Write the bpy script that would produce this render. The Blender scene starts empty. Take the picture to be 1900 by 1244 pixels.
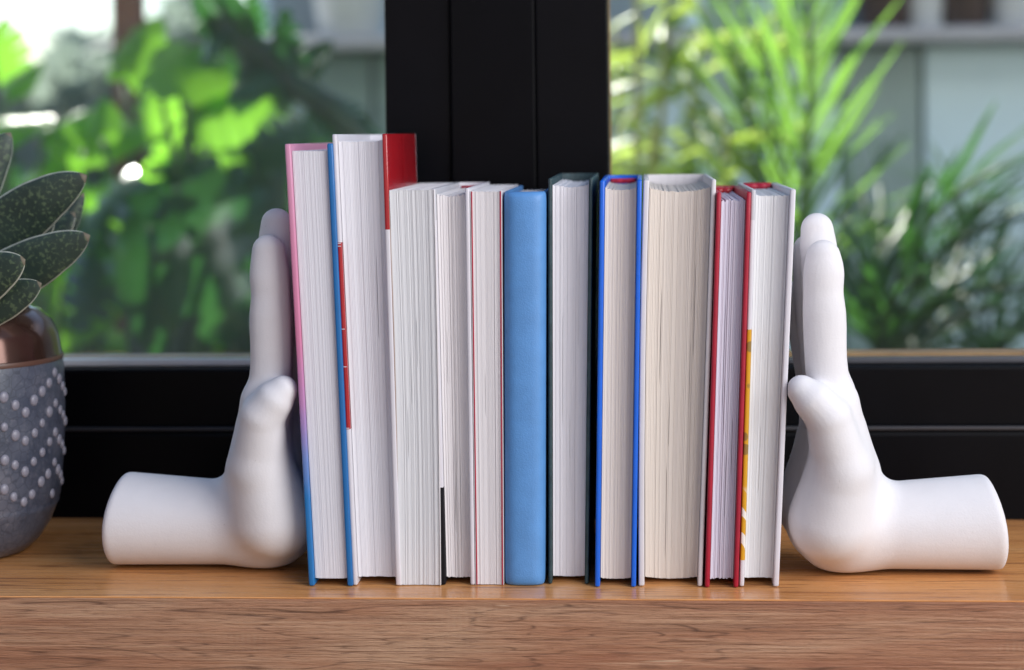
import bpy, bmesh, math, random
import numpy as np
from mathutils import Vector, Matrix

random.seed(7)
rng = np.random.default_rng(7)
SC = bpy.context.scene
COL = SC.collection

# ------------------------------------------------------------------ camera
F_PX, IMG_W, IMG_H = 3550.0, 1900.0, 1244.0
PX, PY = 950.0, 262.0                                   # principal point (shifted lens)
RX = np.array([0.99765483, -0.01142469, -0.06748571])   # world axes seen from the camera
RY = np.array([0.06745128, -0.00337256, 0.99771687])
RZ = np.array([-0.0116262, -0.99992905, -0.00259405])
ROT = np.array([RX, RY, RZ])
CAM = np.array([0.07646436, -1.08559251, 0.26323577])

cam_data = bpy.data.cameras.new("camera")
cam = bpy.data.objects.new("camera", cam_data)
COL.objects.link(cam)
c0, c1, c2 = ROT @ [1, 0, 0], ROT @ [0, -1, 0], ROT @ [0, 0, -1]
cam.matrix_world = Matrix(((c0[0], c1[0], c2[0], CAM[0]), (c0[1], c1[1], c2[1], CAM[1]),
                           (c0[2], c1[2], c2[2], CAM[2]), (0, 0, 0, 1)))
cam_data.sensor_width = 36.0
cam_data.lens = 36.0 * F_PX / IMG_W
cam_data.shift_y = -(IMG_H / 2 - PY) / IMG_W
cam_data.clip_start = 0.05
cam_data.clip_end = 500.0
cam_data.dof.use_dof = True
cam_data.dof.focus_distance = 1.125
cam_data.dof.aperture_fstop = 4.6
SC.camera = cam

# ------------------------------------------------------------------ world, sun, room light
SUN_DIR = Vector((-0.50, 0.62, 0.80)).normalized()       # towards the sun
world = bpy.data.worlds.new("World")
SC.world = world
world.use_nodes = True
wn = world.node_tree
bg = wn.nodes["Background"]
sky = wn.nodes.new("ShaderNodeTexSky")
sky.sky_type = 'NISHITA'
sky.sun_disc = False
sky.sun_elevation = math.asin(SUN_DIR.z)
sky.sun_rotation = math.atan2(SUN_DIR.x, SUN_DIR.y)
sky.air_density = 1.0
sky.dust_density = 0.4
wn.links.new(sky.outputs[0], bg.inputs[0])
bg.inputs[1].default_value = 0.105

sun_data = bpy.data.lights.new("sun", 'SUN')
sun_data.energy = 5.0
sun_data.angle = math.radians(0.5)
sun_data.color = (1.0, 0.95, 0.86)
sun = bpy.data.objects.new("sun", sun_data)
sun.rotation_euler = (-SUN_DIR).to_track_quat('-Z', 'Y').to_euler()
sun.location = (-2, 3, 4)
COL.objects.link(sun)

room_data = bpy.data.lights.new("room_light", 'AREA')
room_data.shape = 'RECTANGLE'
room_data.size, room_data.size_y = 1.6, 1.2
room_data.energy = 21.0
room_data.color = (1.0, 0.965, 0.955)
room = bpy.data.objects.new("room_light", room_data)
room.location = (1.45, -1.10, 0.95)
room.rotation_euler = (Vector((0.1, 0.05, 0.1)) - Vector(room.location)).to_track_quat('-Z', 'Y').to_euler()
COL.objects.link(room)

SC.view_settings.view_transform = 'Standard'
SC.view_settings.look = 'None'
SC.view_settings.exposure = 1.1
SC.view_settings.gamma = 1.0
SC.view_settings.use_curve_mapping = False


def at(px, py, y):
    """point of the plane Y = y that the photograph shows at (px, py)"""
    d = ROT @ np.array([(px - PX) / F_PX, (py - PY) / F_PX, 1.0])
    return Vector(CAM + d * ((y - CAM[1]) / d[1]))


def on_shelf(px, py, z=0.0):
    d = ROT @ np.array([(px - PX) / F_PX, (py - PY) / F_PX, 1.0])
    return Vector(CAM + d * ((z - CAM[2]) / d[2]))


# ------------------------------------------------------------------ helpers
def link_mesh(name, me, parent=None, loc=(0, 0, 0)):
    o = bpy.data.objects.new(name, me)
    o.location = loc
    COL.objects.link(o)
    if parent is not None:
        o.parent = parent
    return o


def mesh(name, verts, faces, mats, smooth=False, midx=None, uvs=None):
    me = bpy.data.meshes.new(name)
    me.from_pydata([tuple(v) for v in verts], [], [tuple(f) for f in faces])
    for m in (mats if isinstance(mats, (list, tuple)) else [mats]):
        me.materials.append(m)
    if midx is not None:
        me.polygons.foreach_set("material_index", np.asarray(midx, dtype=np.int32))
    if smooth:
        me.polygons.foreach_set("use_smooth", np.ones(len(me.polygons), dtype=bool))
    if uvs is not None:
        lay = me.uv_layers.new(name="UVMap")
        li = np.empty(len(me.loops), dtype=np.int32)
        me.loops.foreach_get("vertex_index", li)
        lay.data.foreach_set("uv", np.asarray(uvs, dtype=np.float32)[li].ravel())
    me.update()
    return me


def empty(name, loc, label=None, cat=None, group=None):
    o = bpy.data.objects.new(name, None)
    o.location = loc
    o.empty_display_size = 0.05
    COL.objects.link(o)
    tag(o, label, cat, group)
    return o


def tag(o, label=None, cat=None, group=None, kind=None):
    if label: o["label"] = label
    if cat: o["category"] = cat
    if group: o["group"] = group
    if kind: o["kind"] = kind
    return o


def box_mesh(name, lo, hi, mats, bevel=0.0, seg=2):
    bm = bmesh.new()
    bmesh.ops.create_cube(bm, size=1.0)
    for v in bm.verts:
        for i in range(3):
            v.co[i] = lo[i] if v.co[i] < 0 else hi[i]
    if bevel > 0:
        bmesh.ops.bevel(bm, geom=list(bm.edges), offset=bevel, segments=seg, profile=0.5, affect='EDGES')
    me = bpy.data.meshes.new(name)
    bm.to_mesh(me); bm.free()
    me.materials.append(mats)
    return me


def loft(rings, cap=True):
    """rings of equal point count -> verts, faces"""
    n = len(rings[0]); verts = [p for r in rings for p in r]; faces = []
    for k in range(len(rings) - 1):
        for i in range(n):
            j = (i + 1) % n
            faces.append((k * n + i, k * n + j, (k + 1) * n + j, (k + 1) * n + i))
    if cap:
        faces.append(tuple(reversed(range(n))))
        faces.append(tuple((len(rings) - 1) * n + i for i in range(n)))
    return verts, faces


def lathe(profile, seg=96, closed_top=False):
    verts, faces = [], []
    for r, z in profile:
        for i in range(seg):
            a = 2 * math.pi * i / seg
            verts.append((r * math.cos(a), r * math.sin(a), z))
    for k in range(len(profile) - 1):
        for i in range(seg):
            j = (i + 1) % seg
            faces.append((k * seg + i, k * seg + j, (k + 1) * seg + j, (k + 1) * seg + i))
    if closed_top:
        faces.append(tuple((len(profile) - 1) * seg + i for i in range(seg)))
    return verts, faces


def tube(points, radii, seg=8):
    pts = [Vector(p) for p in points]
    rings = []
    up = Vector((0.13, 0.21, 0.97))
    for i, p in enumerate(pts):
        d = (pts[min(i + 1, len(pts) - 1)] - pts[max(i - 1, 0)]).normalized()
        a = d.cross(up)
        if a.length < 1e-3: a = d.cross(Vector((1, 0, 0)))
        a.normalize(); b = d.cross(a)
        rings.append([p + (a * math.cos(2 * math.pi * k / seg) + b * math.sin(2 * math.pi * k / seg)) * radii[i]
                      for k in range(seg)])
    return loft(rings)


def bez(a, b, c, t):
    return a * (1 - t) ** 2 + b * 2 * t * (1 - t) + c * t * t


# ------------------------------------------------------------------ materials
class NT:
    def __init__(self, name):
        self.m = bpy.data.materials.new(name)
        self.m.use_nodes = True
        self.t = self.m.node_tree
        self.p = self.t.nodes["Principled BSDF"]
        self.out = self.t.nodes["Material Output"]

    def n(self, kind, **kw):
        x = self.t.nodes.new(kind)
        for k, v in kw.items(): setattr(x, k, v)
        return x

    def l(self, a, b): self.t.links.new(a, b)

    def coords(self, which='Object', scale=(1, 1, 1), rot=(0, 0, 0), loc=(0, 0, 0)):
        tc = self.n('ShaderNodeTexCoord'); mp = self.n('ShaderNodeMapping')
        mp.inputs['Scale'].default_value = scale; mp.inputs['Rotation'].default_value = rot
        mp.inputs['Location'].default_value = loc
        self.l(tc.outputs[which], mp.inputs[0])
        return mp.outputs[0]

    def noise(self, vec, scale, detail=4, rough=0.55, dist=0.0):
        x = self.n('ShaderNodeTexNoise')
        x.inputs['Scale'].default_value = scale; x.inputs['Detail'].default_value = detail
        x.inputs['Roughness'].default_value = rough; x.inputs['Distortion'].default_value = dist
        self.l(vec, x.inputs['Vector'])
        return x.outputs['Fac']

    def ramp(self, fac, stops, interp='LINEAR'):
        x = self.n('ShaderNodeValToRGB'); cr = x.color_ramp; cr.interpolation = interp
        while len(cr.elements) < len(stops): cr.elements.new(0.5)
        for e, (pos, c) in zip(cr.elements, stops):
            e.position = pos
            e.color = (*c, 1.0) if isinstance(c, tuple) else (c, c, c, 1.0)
        self.l(fac, x.inputs[0])
        return x.outputs[0]

    def mix(self, fac, a, b, mode='MIX'):
        x = self.n('ShaderNodeMix', data_type='RGBA', blend_type=mode)
        for sock, v in ((x.inputs[0], fac), (x.inputs[6], a), (x.inputs[7], b)):
            if hasattr(v, 'links'): self.l(v, sock)
            else: sock.default_value = (*v, 1.0) if isinstance(v, tuple) else v
        return x.outputs[2]

    def math(self, op, a, b=0.0):
        x = self.n('ShaderNodeMath', operation=op)
        for sock, v in ((x.inputs[0], a), (x.inputs[1], b)):
            if hasattr(v, 'links'): self.l(v, sock)
            else: sock.default_value = v
        return x.outputs[0]

    def bump(self, h, strength=0.2, dist=0.001):
        x = self.n('ShaderNodeBump')
        x.inputs['Strength'].default_value = strength; x.inputs['Distance'].default_value = dist
        self.l(h, x.inputs['Height']); self.l(x.outputs[0], self.p.inputs['Normal'])

    def set(self, **kw):
        names = dict(color='Base Color', rough='Roughness', metal='Metallic', spec='Specular IOR Level',
                     coat='Coat Weight', coat_rough='Coat Roughness')
        for k, v in kw.items():
            s = self.p.inputs[names[k]]
            if hasattr(v, 'links'): self.l(v, s)
            else: s.default_value = (*v, 1.0) if isinstance(v, tuple) else v
        return self


def paint(name, color, rough=0.4, var=0.08, bump=0.05, scale=60, spec=0.5, coat=0.0, metal=0.0):
    t = NT(name)
    v = t.coords()
    f = t.noise(v, scale, 5)
    dark = tuple(c * (1 - var) for c in color); light = tuple(min(1, c * (1 + var)) for c in color)
    t.set(color=t.ramp(f, [(0.3, dark), (0.7, light)]), spec=spec, coat=coat, metal=metal)
    g = t.noise(v, scale * 0.35, 3)
    t.set(rough=t.ramp(g, [(0.3, max(0.02, rough - 0.06)), (0.7, min(1, rough + 0.06))]))
    if bump: t.bump(t.noise(v, scale * 14, 3), bump, 0.0006)
    return t.m


def paper(name, color, contrast=0.16):
    t = NT(name)
    v = t.coords('UV', (1, 1, 1))
    sep = t.n('ShaderNodeMapping'); sep.inputs['Scale'].default_value = (3.0, 0.10, 1)
    t.l(v, sep.inputs[0])
    fine = t.noise(sep.outputs[0], 1.0, 3, 0.7)
    sep2 = t.n('ShaderNodeMapping'); sep2.inputs['Scale'].default_value = (0.35, 0.12, 1)
    t.l(v, sep2.inputs[0])
    wide = t.noise(sep2.outputs[0], 1.0, 2, 0.5)
    lo = tuple(c * (1 - contrast) for c in color)
    lo2 = tuple(c * (1 - contrast * 0.55) for c in color)
    a = t.ramp(fine, [(0.3, lo), (0.6, color)])
    t.set(color=t.mix(t.ramp(wide, [(0.35, 0.0), (0.7, 0.5)]), a, lo2), rough=0.9, spec=0.15)
    t.bump(fine, 0.22, 0.0003)
    return t.m


# ------------------------------------------------------------------ the shelf
def wood_top():
    t = NT("oak_laminate_top")
    v = t.coords('Object', (2.2, 38, 38))
    broad = t.noise(t.coords('Object', (1.1, 13, 13)), 1.6, 4, 0.5, 0.6)
    grain = t.noise(v, 5.5, 7, 0.68, 0.5)
    fine = t.noise(t.coords('Object', (9, 300, 300)), 3.0, 4, 0.7)
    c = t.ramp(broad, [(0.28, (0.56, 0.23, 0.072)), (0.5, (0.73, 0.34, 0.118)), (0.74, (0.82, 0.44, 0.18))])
    c = t.mix(t.ramp(grain, [(0.38, 0.75), (0.48, 0.0)]), c, (0.27, 0.105, 0.04))
    c = t.mix(t.ramp(fine, [(0.36, 0.55), (0.48, 0.0)]), c, (0.32, 0.13, 0.05))
    t.set(color=c, rough=t.ramp(fine, [(0.3, 0.30), (0.7, 0.2)]), spec=0.5)
    t.bump(fine, 0.12, 0.0004)
    return t.m


def wood_front():
    t = NT("oak_laminate_front")
    v = t.coords('Object', (1.7, 30, 30))
    broad = t.noise(t.coords('Object', (1.6, 14, 16)), 2.0, 5, 0.55, 0.7)
    lines = t.noise(t.coords('Object', (2.6, 290, 290)), 2.0, 5, 0.62, 0.12)
    fine = t.noise(t.coords('Object', (26, 560, 560)), 2.2, 3, 0.7)
    pores = t.noise(t.coords('Object', (6, 150, 150)), 3.0, 3, 0.5, 0.3)
    contour = t.noise(t.coords('Object', (1.3, 24, 24)), 2.2, 3, 0.45, 0.5)
    scr = t.noise(t.coords('Object', (5.5, 120, 120), rot=(0, math.radians(9), 0)), 2.0, 2, 0.5, 0.8)
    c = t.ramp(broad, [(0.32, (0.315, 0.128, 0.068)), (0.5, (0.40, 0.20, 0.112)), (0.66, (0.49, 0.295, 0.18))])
    c = t.mix(t.ramp(lines, [(0.35, 0.55), (0.49, 0.0)]), c, (0.15, 0.064, 0.034))
    c = t.mix(t.ramp(lines, [(0.56, 0.0), (0.72, 0.5)]), c, (0.64, 0.44, 0.285))
    c = t.mix(t.ramp(fine, [(0.33, 0.6), (0.5, 0.0)]), c, (0.15, 0.068, 0.04))
    for lv in (0.40, 0.47, 0.545, 0.61):
        dist = t.math('ABSOLUTE', t.math('SUBTRACT', contour, lv))
        c = t.mix(t.math('MULTIPLY', t.ramp(dist, [(0.001, 0.75), (0.007, 0.0)]), t.ramp(lines, [(0.45, 1.0), (0.6, 0.15)])), c, (0.075, 0.032, 0.018))
    c = t.mix(t.ramp(pores, [(0.24, 0.85), (0.29, 0.0)]), c, (0.075, 0.034, 0.02))
    c = t.mix(t.ramp(scr, [(0.72, 0.0), (0.77, 0.6)]), c, (0.74, 0.55, 0.38))
    saw = t.n('ShaderNodeTexWave', wave_type='BANDS', bands_direction='X')
    saw.inputs['Scale'].default_value = 90; saw.inputs['Distortion'].default_value = 2.0
    t.l(t.coords('Object', (1, 1, 1)), saw.inputs[0])
    patch = t.ramp(t.noise(t.coords('Object', (6, 30, 30)), 2.0, 2), [(0.6, 0.0), (0.72, 0.22)])
    c = t.mix(t.math('MULTIPLY', patch, saw.outputs['Fac']), c, (0.48, 0.33, 0.21))
    t.set(color=c, rough=0.55, spec=0.35)
    h = t.math('ADD', t.math('MULTIPLY', pores, 1.2), fine)
    t.bump(h, 0.7, 0.0014)
    return t.m


def build_shelf():
    root = empty("window_shelf", (0, 0, 0), "brown wood-grain shelf board under the books and both white hands", "shelf")
    yb = 0.2232
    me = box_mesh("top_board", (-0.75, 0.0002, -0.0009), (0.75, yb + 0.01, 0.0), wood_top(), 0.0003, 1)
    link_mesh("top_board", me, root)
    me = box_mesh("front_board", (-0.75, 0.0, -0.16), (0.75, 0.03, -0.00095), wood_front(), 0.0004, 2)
    o = link_mesh("front_board", me, root)
    o["label"] = "rough-sawn grained front edge of the shelf"
    return root


build_shelf()

# ------------------------------------------------------------------ the window
Y_FACE = 0.226          # room-side face of the frame
M_BLACK = paint("black_frame_lacquer", (0.0016, 0.0016, 0.0026), 0.42, 0.15, 0.06, 30, 0.09)
M_BLACK2 = paint("black_frame_bead", (0.0020, 0.0020, 0.0032), 0.4, 0.15, 0.06, 30, 0.10)
M_PALE_BAR = paint("pale_reflection_bar", (0.62, 0.63, 0.65), 0.3, 0.06, 0.0, 30)  # paleness stands for the bright outdoors reflected on the bar
M_TAN = paint("tan_sealed_wood", (0.36, 0.20, 0.09), 0.5, 0.25, 0.1, 40)


def glass_mat(veil):
    t = NT("window_glass")
    t.t.nodes.remove(t.p)
    tr = t.n('ShaderNodeBsdfTransparent'); tr.inputs[0].default_value = (0.96, 0.985, 0.975, 1)
    gl = t.n('ShaderNodeBsdfGlossy'); gl.inputs['Roughness'].default_value = 0.0
    fr = t.n('ShaderNodeFresnel'); fr.inputs[0].default_value = 1.45
    mx = t.n('ShaderNodeMixShader')
    t.l(t.math('MULTIPLY', fr.outputs[0], 0.12), mx.inputs[0]); t.l(tr.outputs[0], mx.inputs[1]); t.l(gl.outputs[0], mx.inputs[2])
    haze_dust = t.n('ShaderNodeBsdfTranslucent'); haze_dust.inputs[0].default_value = (0.9, 0.93, 0.95, 1)  # milky veil: dust on the glass plus flare haze put into the pane
    m2 = t.n('ShaderNodeMixShader')
    d = t.ramp(t.noise(t.coords('Object', (1, 1, 1)), 9.0, 5, 0.6), [(0.35, veil * 0.5), (0.75, veil * 1.4)])
    t.l(d, m2.inputs[0]); t.l(mx.outputs[0], m2.inputs[1]); t.l(haze_dust.outputs[0], m2.inputs[2])
    t.l(m2.outputs[0], t.out.inputs[0])
    return t.m


def build_window():
    root = empty("window", (0, Y_FACE, 0), "black framed double window behind the books with broad central mullion", "window")
    o0 = Vector((0, Y_FACE, 0))

    def part(name, lo, hi, mat, bevel=0.0012, label=None):
        me = box_mesh(name, Vector(lo) - o0, Vector(hi) - o0, mat, bevel)
        o = link_mesh(name, me, root)
        if label: o["label"] = label
        return o
    TOP = 0.92
    z_groove = at(1750, 796, Y_FACE).z
    z_top = at(1750, 681, Y_FACE).z
    xa = at(712, 150, Y_FACE).x; xb = at(836, 150, Y_FACE).x
    xc = at(992, 150, Y_FACE).x; xd = at(1128, 150, Y_FACE).x
    W = 0.95
    # fixed lower frame, its sash rails standing 6 mm back with a soft lit edge
    part("sill_rail", (-W, Y_FACE, -0.10), (W, Y_FACE + 0.07, z_groove - 0.0012), M_BLACK, 0.0035)
    part("sash_rail", (-W, Y_FACE + 0.004, z_groove + 0.0004), (xb - 0.001, Y_FACE + 0.062, z_top), M_BLACK, 0.0022)
    part("sash_rail", (xc + 0.001, Y_FACE + 0.004, z_groove + 0.0004), (W, Y_FACE + 0.062, z_top), M_BLACK, 0.0022)
    part("center_post", (xb, Y_FACE + 0.002, z_groove + 0.0004), (xc, Y_FACE + 0.07, TOP), M_BLACK, 0.0010)
    part("sash_stile", (xa, Y_FACE + 0.006, z_top + 0.0006), (xb - 0.0005, Y_FACE + 0.062, TOP), M_BLACK2, 0.0010)
    part("sash_stile", (xc + 0.0005, Y_FACE + 0.006, z_top + 0.0006), (xd, Y_FACE + 0.062, TOP), M_BLACK2, 0.0010)
    part("edge_highlight", (-W, Y_FACE - 0.0012, z_groove - 0.0010), (W, Y_FACE + 0.0036, z_groove + 0.0018), paint("grey_edge_highlight", (0.022, 0.022, 0.027), 0.5), 0.0009)  # added grey strip, stands for the rail edge catching light
    # spacer bars round the panes
    yg = Y_FACE + 0.030
    part("spacer_bar", (-W, Y_FACE + 0.016, z_top + 0.0003), (xa - 0.0004, yg - 0.004, z_top + 0.0052), M_PALE_BAR, 0.001, "pale bar along the left pane, outdoor reflection put into its colour")
    part("spacer_bar", (xd + 0.0004, Y_FACE + 0.016, z_top + 0.0003), (W, yg - 0.004, z_top + 0.0044), paint("grey_bead", (0.05, 0.052, 0.062), 0.4), 0.001, "dark grey bar along the right pane")
    zt = at(1750, 657, yg).z
    part("outer_sill", (-W, yg + 0.009, z_top - 0.02), (xa - 0.0004, yg + 0.0315, zt - 0.001), M_TAN, 0.001, "tan strip along the outside of the left pane")
    part("outer_sill", (xd + 0.0004, yg + 0.009, z_top - 0.02), (W, yg + 0.0315, zt), M_TAN, 0.001, "tan strip along the outside of the right pane")
    part("outer_stile", (xd + 0.0001, yg + 0.009, zt + 0.0005), (at(1132.5, 150, yg + 0.01).x, yg + 0.0315, TOP), M_TAN, 0.0008, "tan strip up the right pane edge")
    g1 = part("glass_pane", (-W, yg, z_top + 0.0008), (xa - 0.0002, yg + 0.004, TOP), glass_mat(0.04), 0)
    g2 = part("glass_pane", (xd + 0.0002, yg, z_top + 0.0008), (W, yg + 0.004, TOP), glass_mat(0.008), 0)


build_window()

# ------------------------------------------------------------------ books
PW = paper("paper_cool_white", (0.70, 0.695, 0.735), 0.05)
PW2 = paper("paper_grey_white", (0.69, 0.695, 0.71), 0.055)
PW3 = paper("paper_white", (0.71, 0.685, 0.695), 0.055)
PL = paper("paper_lilac", (0.64, 0.615, 0.715), 0.16)
PC = paper("paper_cream", (0.66, 0.60, 0.54), 0.05)
PB = paper("paper_pale_beige", (0.66, 0.605, 0.56), 0.07)


def gradient_cover():
    t = NT("pink_to_blue_cover")
    sep = t.n('ShaderNodeSeparateXYZ'); t.l(t.coords('Object'), sep.inputs[0])
    f = t.math('DIVIDE', sep.outputs[2], 0.265)
    f = t.math('ADD', f, t.math('MULTIPLY', t.math('SUBTRACT', t.noise(t.coords(), 45, 3), 0.5), 0.10))
    c = t.ramp(f, [(0.19, (0.010, 0.155, 0.42)), (0.29, (0.14, 0.21, 0.48)), (0.40, (0.40, 0.19, 0.40)), (0.56, (0.55, 0.17, 0.30)), (0.9, (0.58, 0.25, 0.38))])
    t.set(color=c, rough=0.38)
    return t.m


def flower_cover():
    t = NT("white_cover_with_yellow_pattern")
    tc = t.coords('Object', (1, 1, 1))
    sep = t.n('ShaderNodeSeparateXYZ'); t.l(tc, sep.inputs[0])
    vor = t.n('ShaderNodeTexVoronoi'); vor.inputs['Scale'].default_value = 95
    t.l(t.coords('Object', (1, 0.45, 1), loc=(0.3, 0.1, 0.2)), vor.inputs['Vector'])
    pet = t.n('ShaderNodeTexWave', wave_type='BANDS', bands_direction='DIAGONAL'); pet.inputs['Scale'].default_value = 34
    pet.inputs['Distortion'].default_value = 9.0; pet.inputs['Detail'].default_value = 1.0; pet.inputs['Detail Scale'].default_value = 0.6
    t.l(tc, pet.inputs['Vector'])
    y = t.mix(t.ramp(vor.outputs['Distance'], [(0.28, 1.0), (0.33, 0.0)], 'LINEAR'), (0.62, 0.31, 0.008), (0.26, 0.15, 0.03))
    low = t.ramp(sep.outputs[2], [(0.052, 1.0), (0.058, 0.0)])
    c = t.mix(t.math('MULTIPLY', low, t.ramp(pet.outputs['Fac'], [(0.72, 0.0), (0.78, 1.0)])), y, (0.78, 0.74, 0.68))
    t.set(color=c, rough=0.4)
    return t.m


MC = {
    'white': paint("white_cover", (0.63, 0.61, 0.65), 0.42, 0.04, 0.08, 40),
    'offwhite': paint("off_white_cover", (0.62, 0.595, 0.605), 0.42, 0.05, 0.08, 40),
    'greytab': paint("grey_cover_tab", (0.50, 0.50, 0.53), 0.42, 0.04, 0.05, 40),
    'black': paint("black_cover", (0.008, 0.008, 0.011), 0.45, 0.1, 0.06, 40, 0.15),
    'red': paint("glossy_red_cover", (0.34, 0.004, 0.01), 0.22, 0.08, 0.04, 40, coat=0.3),
    'crimson': paint("crimson_cloth_cover", (0.34, 0.004, 0.025), 0.42, 0.12, 0.2, 60),
    'endred': paint("red_endpaper", (0.42, 0.01, 0.04), 0.7, 0.1, 0.1, 60),
    'blue1': paint("mid_blue_cover", (0.008, 0.13, 0.37), 0.34, 0.08, 0.06, 40),
    'sky': paint("sky_blue_leatherette", (0.092, 0.262, 0.56), 0.48, 0.07, 0.35, 90),
    'teal': paint("dark_teal_cloth_cover", (0.018, 0.046, 0.054), 0.5, 0.35, 0.5, 180),
    'cobalt': paint("cobalt_blue_cover", (0.003, 0.115, 0.62), 0.3, 0.08, 0.06, 40),
    'brownline': paint("beige_card_cover", (0.34, 0.25, 0.21), 0.7, 0.1, 0.05, 40),
    'pink': gradient_cover(),
    'flower': flower_cover(),
}


def lerp(a, b, t): return a + (b - a) * t


def rounded_rect(x0, x1, y0, y1, r, seg=3):
    r = min(r, (x1 - x0) * 0.49, (y1 - y0) * 0.49)
    pts = []
    for cx, cy, a0 in ((x1 - r, y1 - r, 0), (x0 + r, y1 - r, 90), (x0 + r, y0 + r, 180), (x1 - r, y0 + r, 270)):
        for k in range(seg + 1):
            a = math.radians(a0 + 90 * k / seg)
            pts.append((cx + r * math.cos(a), cy + r * math.sin(a)))
    return pts


def slab(xf0, xf1, y0, y1, z0, z1, bands, r, org, flare=0.0):
    """upright board; xf0, xf1 give its sides at height t; bands = [(z_from, z_to, material index)]"""
    lv = sorted({z0, z0 + r * .35, z0 + r, z1 - r, z1 - r * .35, z1} | {b[0] for b in bands if z0 + r < b[0] < z1 - r}
                | {z0 + (z1 - z0) * k / 8 for k in range(1, 8)})
    rings = []
    for z in lv:
        t = (z - z0) / (z1 - z0)
        e = 0.0
        dz = min(z - z0, z1 - z)
        if dz < r: e = r - math.sqrt(max(0, r * r - (r - dz) ** 2))
        yb = flare * max(0, 1 - (z - z0) / 0.02) ** 2 if z < z0 + 0.02 else 0
        a, b = xf0(t) + e * .6, xf1(t) - e * .6
        if b - a < 2e-4: a, b = (a + b) / 2 - 1e-4, (a + b) / 2 + 1e-4
        rings.append([Vector((x, y, z)) - org for x, y in rounded_rect(a, b, y0 + e * .6 - yb, y1 - e * .6, r)])
    verts, faces = loft(rings)
    n = len(rings[0]); mi = []
    for k in range(len(lv) - 1):
        zm = (lv[k] + lv[k + 1]) / 2
        m = 0
        for b in bands:
            if b[0] <= zm <= b[1]: m = b[2]
        mi += [m] * n
    mi += [mi[0], mi[-1]]
    return verts, faces, mi


def page_block(xl, xr, y0, y1, z0, z1, H, mat, org, parent, ridge=0.95, conc=0.004, sag=0.0015, groove=0.00045,
               slits=3, rows=44, jig=0.0003, name="pages"):
    w = xr(0.5) - xl(0.5)
    us, base = [0.0], []
    edges = [0.0]
    while edges[-1] < w * 1000:
        edges.append(edges[-1] + ridge * 0.72 * random.uniform(0.7, 1.35))
    edges = [e / edges[-1] for e in edges]
    cols = []           # (u, ridge depth, ridge index)
    for i in range(len(edges) - 1):
        a, b = edges[i], edges[i + 1]
        cols += [(a + (b - a) * .02, 1.0, i), (a + (b - a) * .28, .12, i), (a + (b - a) * .72, 0.0, i), (a + (b - a) * .97, .9, i)]
    nr = len(edges) - 1
    dtop = [random.uniform(-1, 1) * jig for _ in range(nr)]
    dy = [random.uniform(-1, 1) * jig * 0.7 for _ in range(nr)]
    gsc = [random.uniform(0.35, 1.25) ** 1.6 for _ in range(nr)]
    slit = {}
    for _ in range(slits):
        k = random.randrange(int(nr * .15), max(int(nr * .15) + 1, int(nr * .85)))
        slit[k] = (random.uniform(.15, .75), random.uniform(.05, .14), random.uniform(0.3, 1.0))
    ph = [random.uniform(0, 6.28) for _ in range(6)]
    nc = len(cols)
    V, UV = [], []
    for r in range(rows + 1):
        t = r / rows
        for u, g, i in cols:
            s = 1 - (2 * u - 1) ** 2
            zt = z1 - sag * s + dtop[i]; zb = z0 - sag * s * .8 + dtop[i] * .5
            z = lerp(zb, zt, t)
            tt = z / H
            wob = (math.sin(t * 5 + ph[0] + u * 3) * .5 + math.sin(t * 11 + ph[1] + u * 7) * .3) * 0.00022 * s
            x = lerp(xl(tt), xr(tt), u) + wob
            gd = groove * 0.33 * gsc[i]
            y = y0 + conc * s + dy[i] + g * gd
            if i in slit and g > 0.5 and u > edges[i] + 1e-5 and g < 1:
                c, h, a = slit[i]
                q = max(0, 1 - ((t - c) / h) ** 2)
                y += 0.006 * q
                x -= 0.0008 * q * a * (0.6 + .4 * math.sin(40 * t))
            V.append(Vector((x, y, z)) - org)
            UV.append((u * w * 1000, t * 4))
    Fc = []
    for r in range(rows):
        for c in range(nc - 1):
            a = r * nc + c
            Fc.append((a, a + 1, a + nc + 1, a + nc))
    # top, bottom and the two outer faces
    n0 = len(V)
    for row, dz in ((rows, 0), (0, 0)):
        for c in range(nc):
            p = V[row * nc + c] + org
            V.append(Vector((p.x, y1, p.z)) - org); UV.append((cols[c][0] * w * 1000, 5.0))
    for c in range(nc - 1):
        a = rows * nc + c
        Fc.append((a, a + 1, n0 + c + 1, n0 + c))
        Fc.append((c + 1, c, n0 + nc + c, n0 + nc + c + 1))
    for c in (0, nc - 1):
        ring = [r * nc + c for r in range(rows + 1)] + [n0 + c, n0 + nc + c]
        Fc.append(tuple(reversed(ring)) if c == 0 else tuple(ring))
    Fc.append(tuple([n0 + c for c in range(nc)] + [n0 + nc + c for c in reversed(range(nc))]))
    me = mesh(name, V, Fc, mat, uvs=UV)
    o = link_mesh(name, me, parent)
    o["kind"] = "stuff"
    return o


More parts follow.
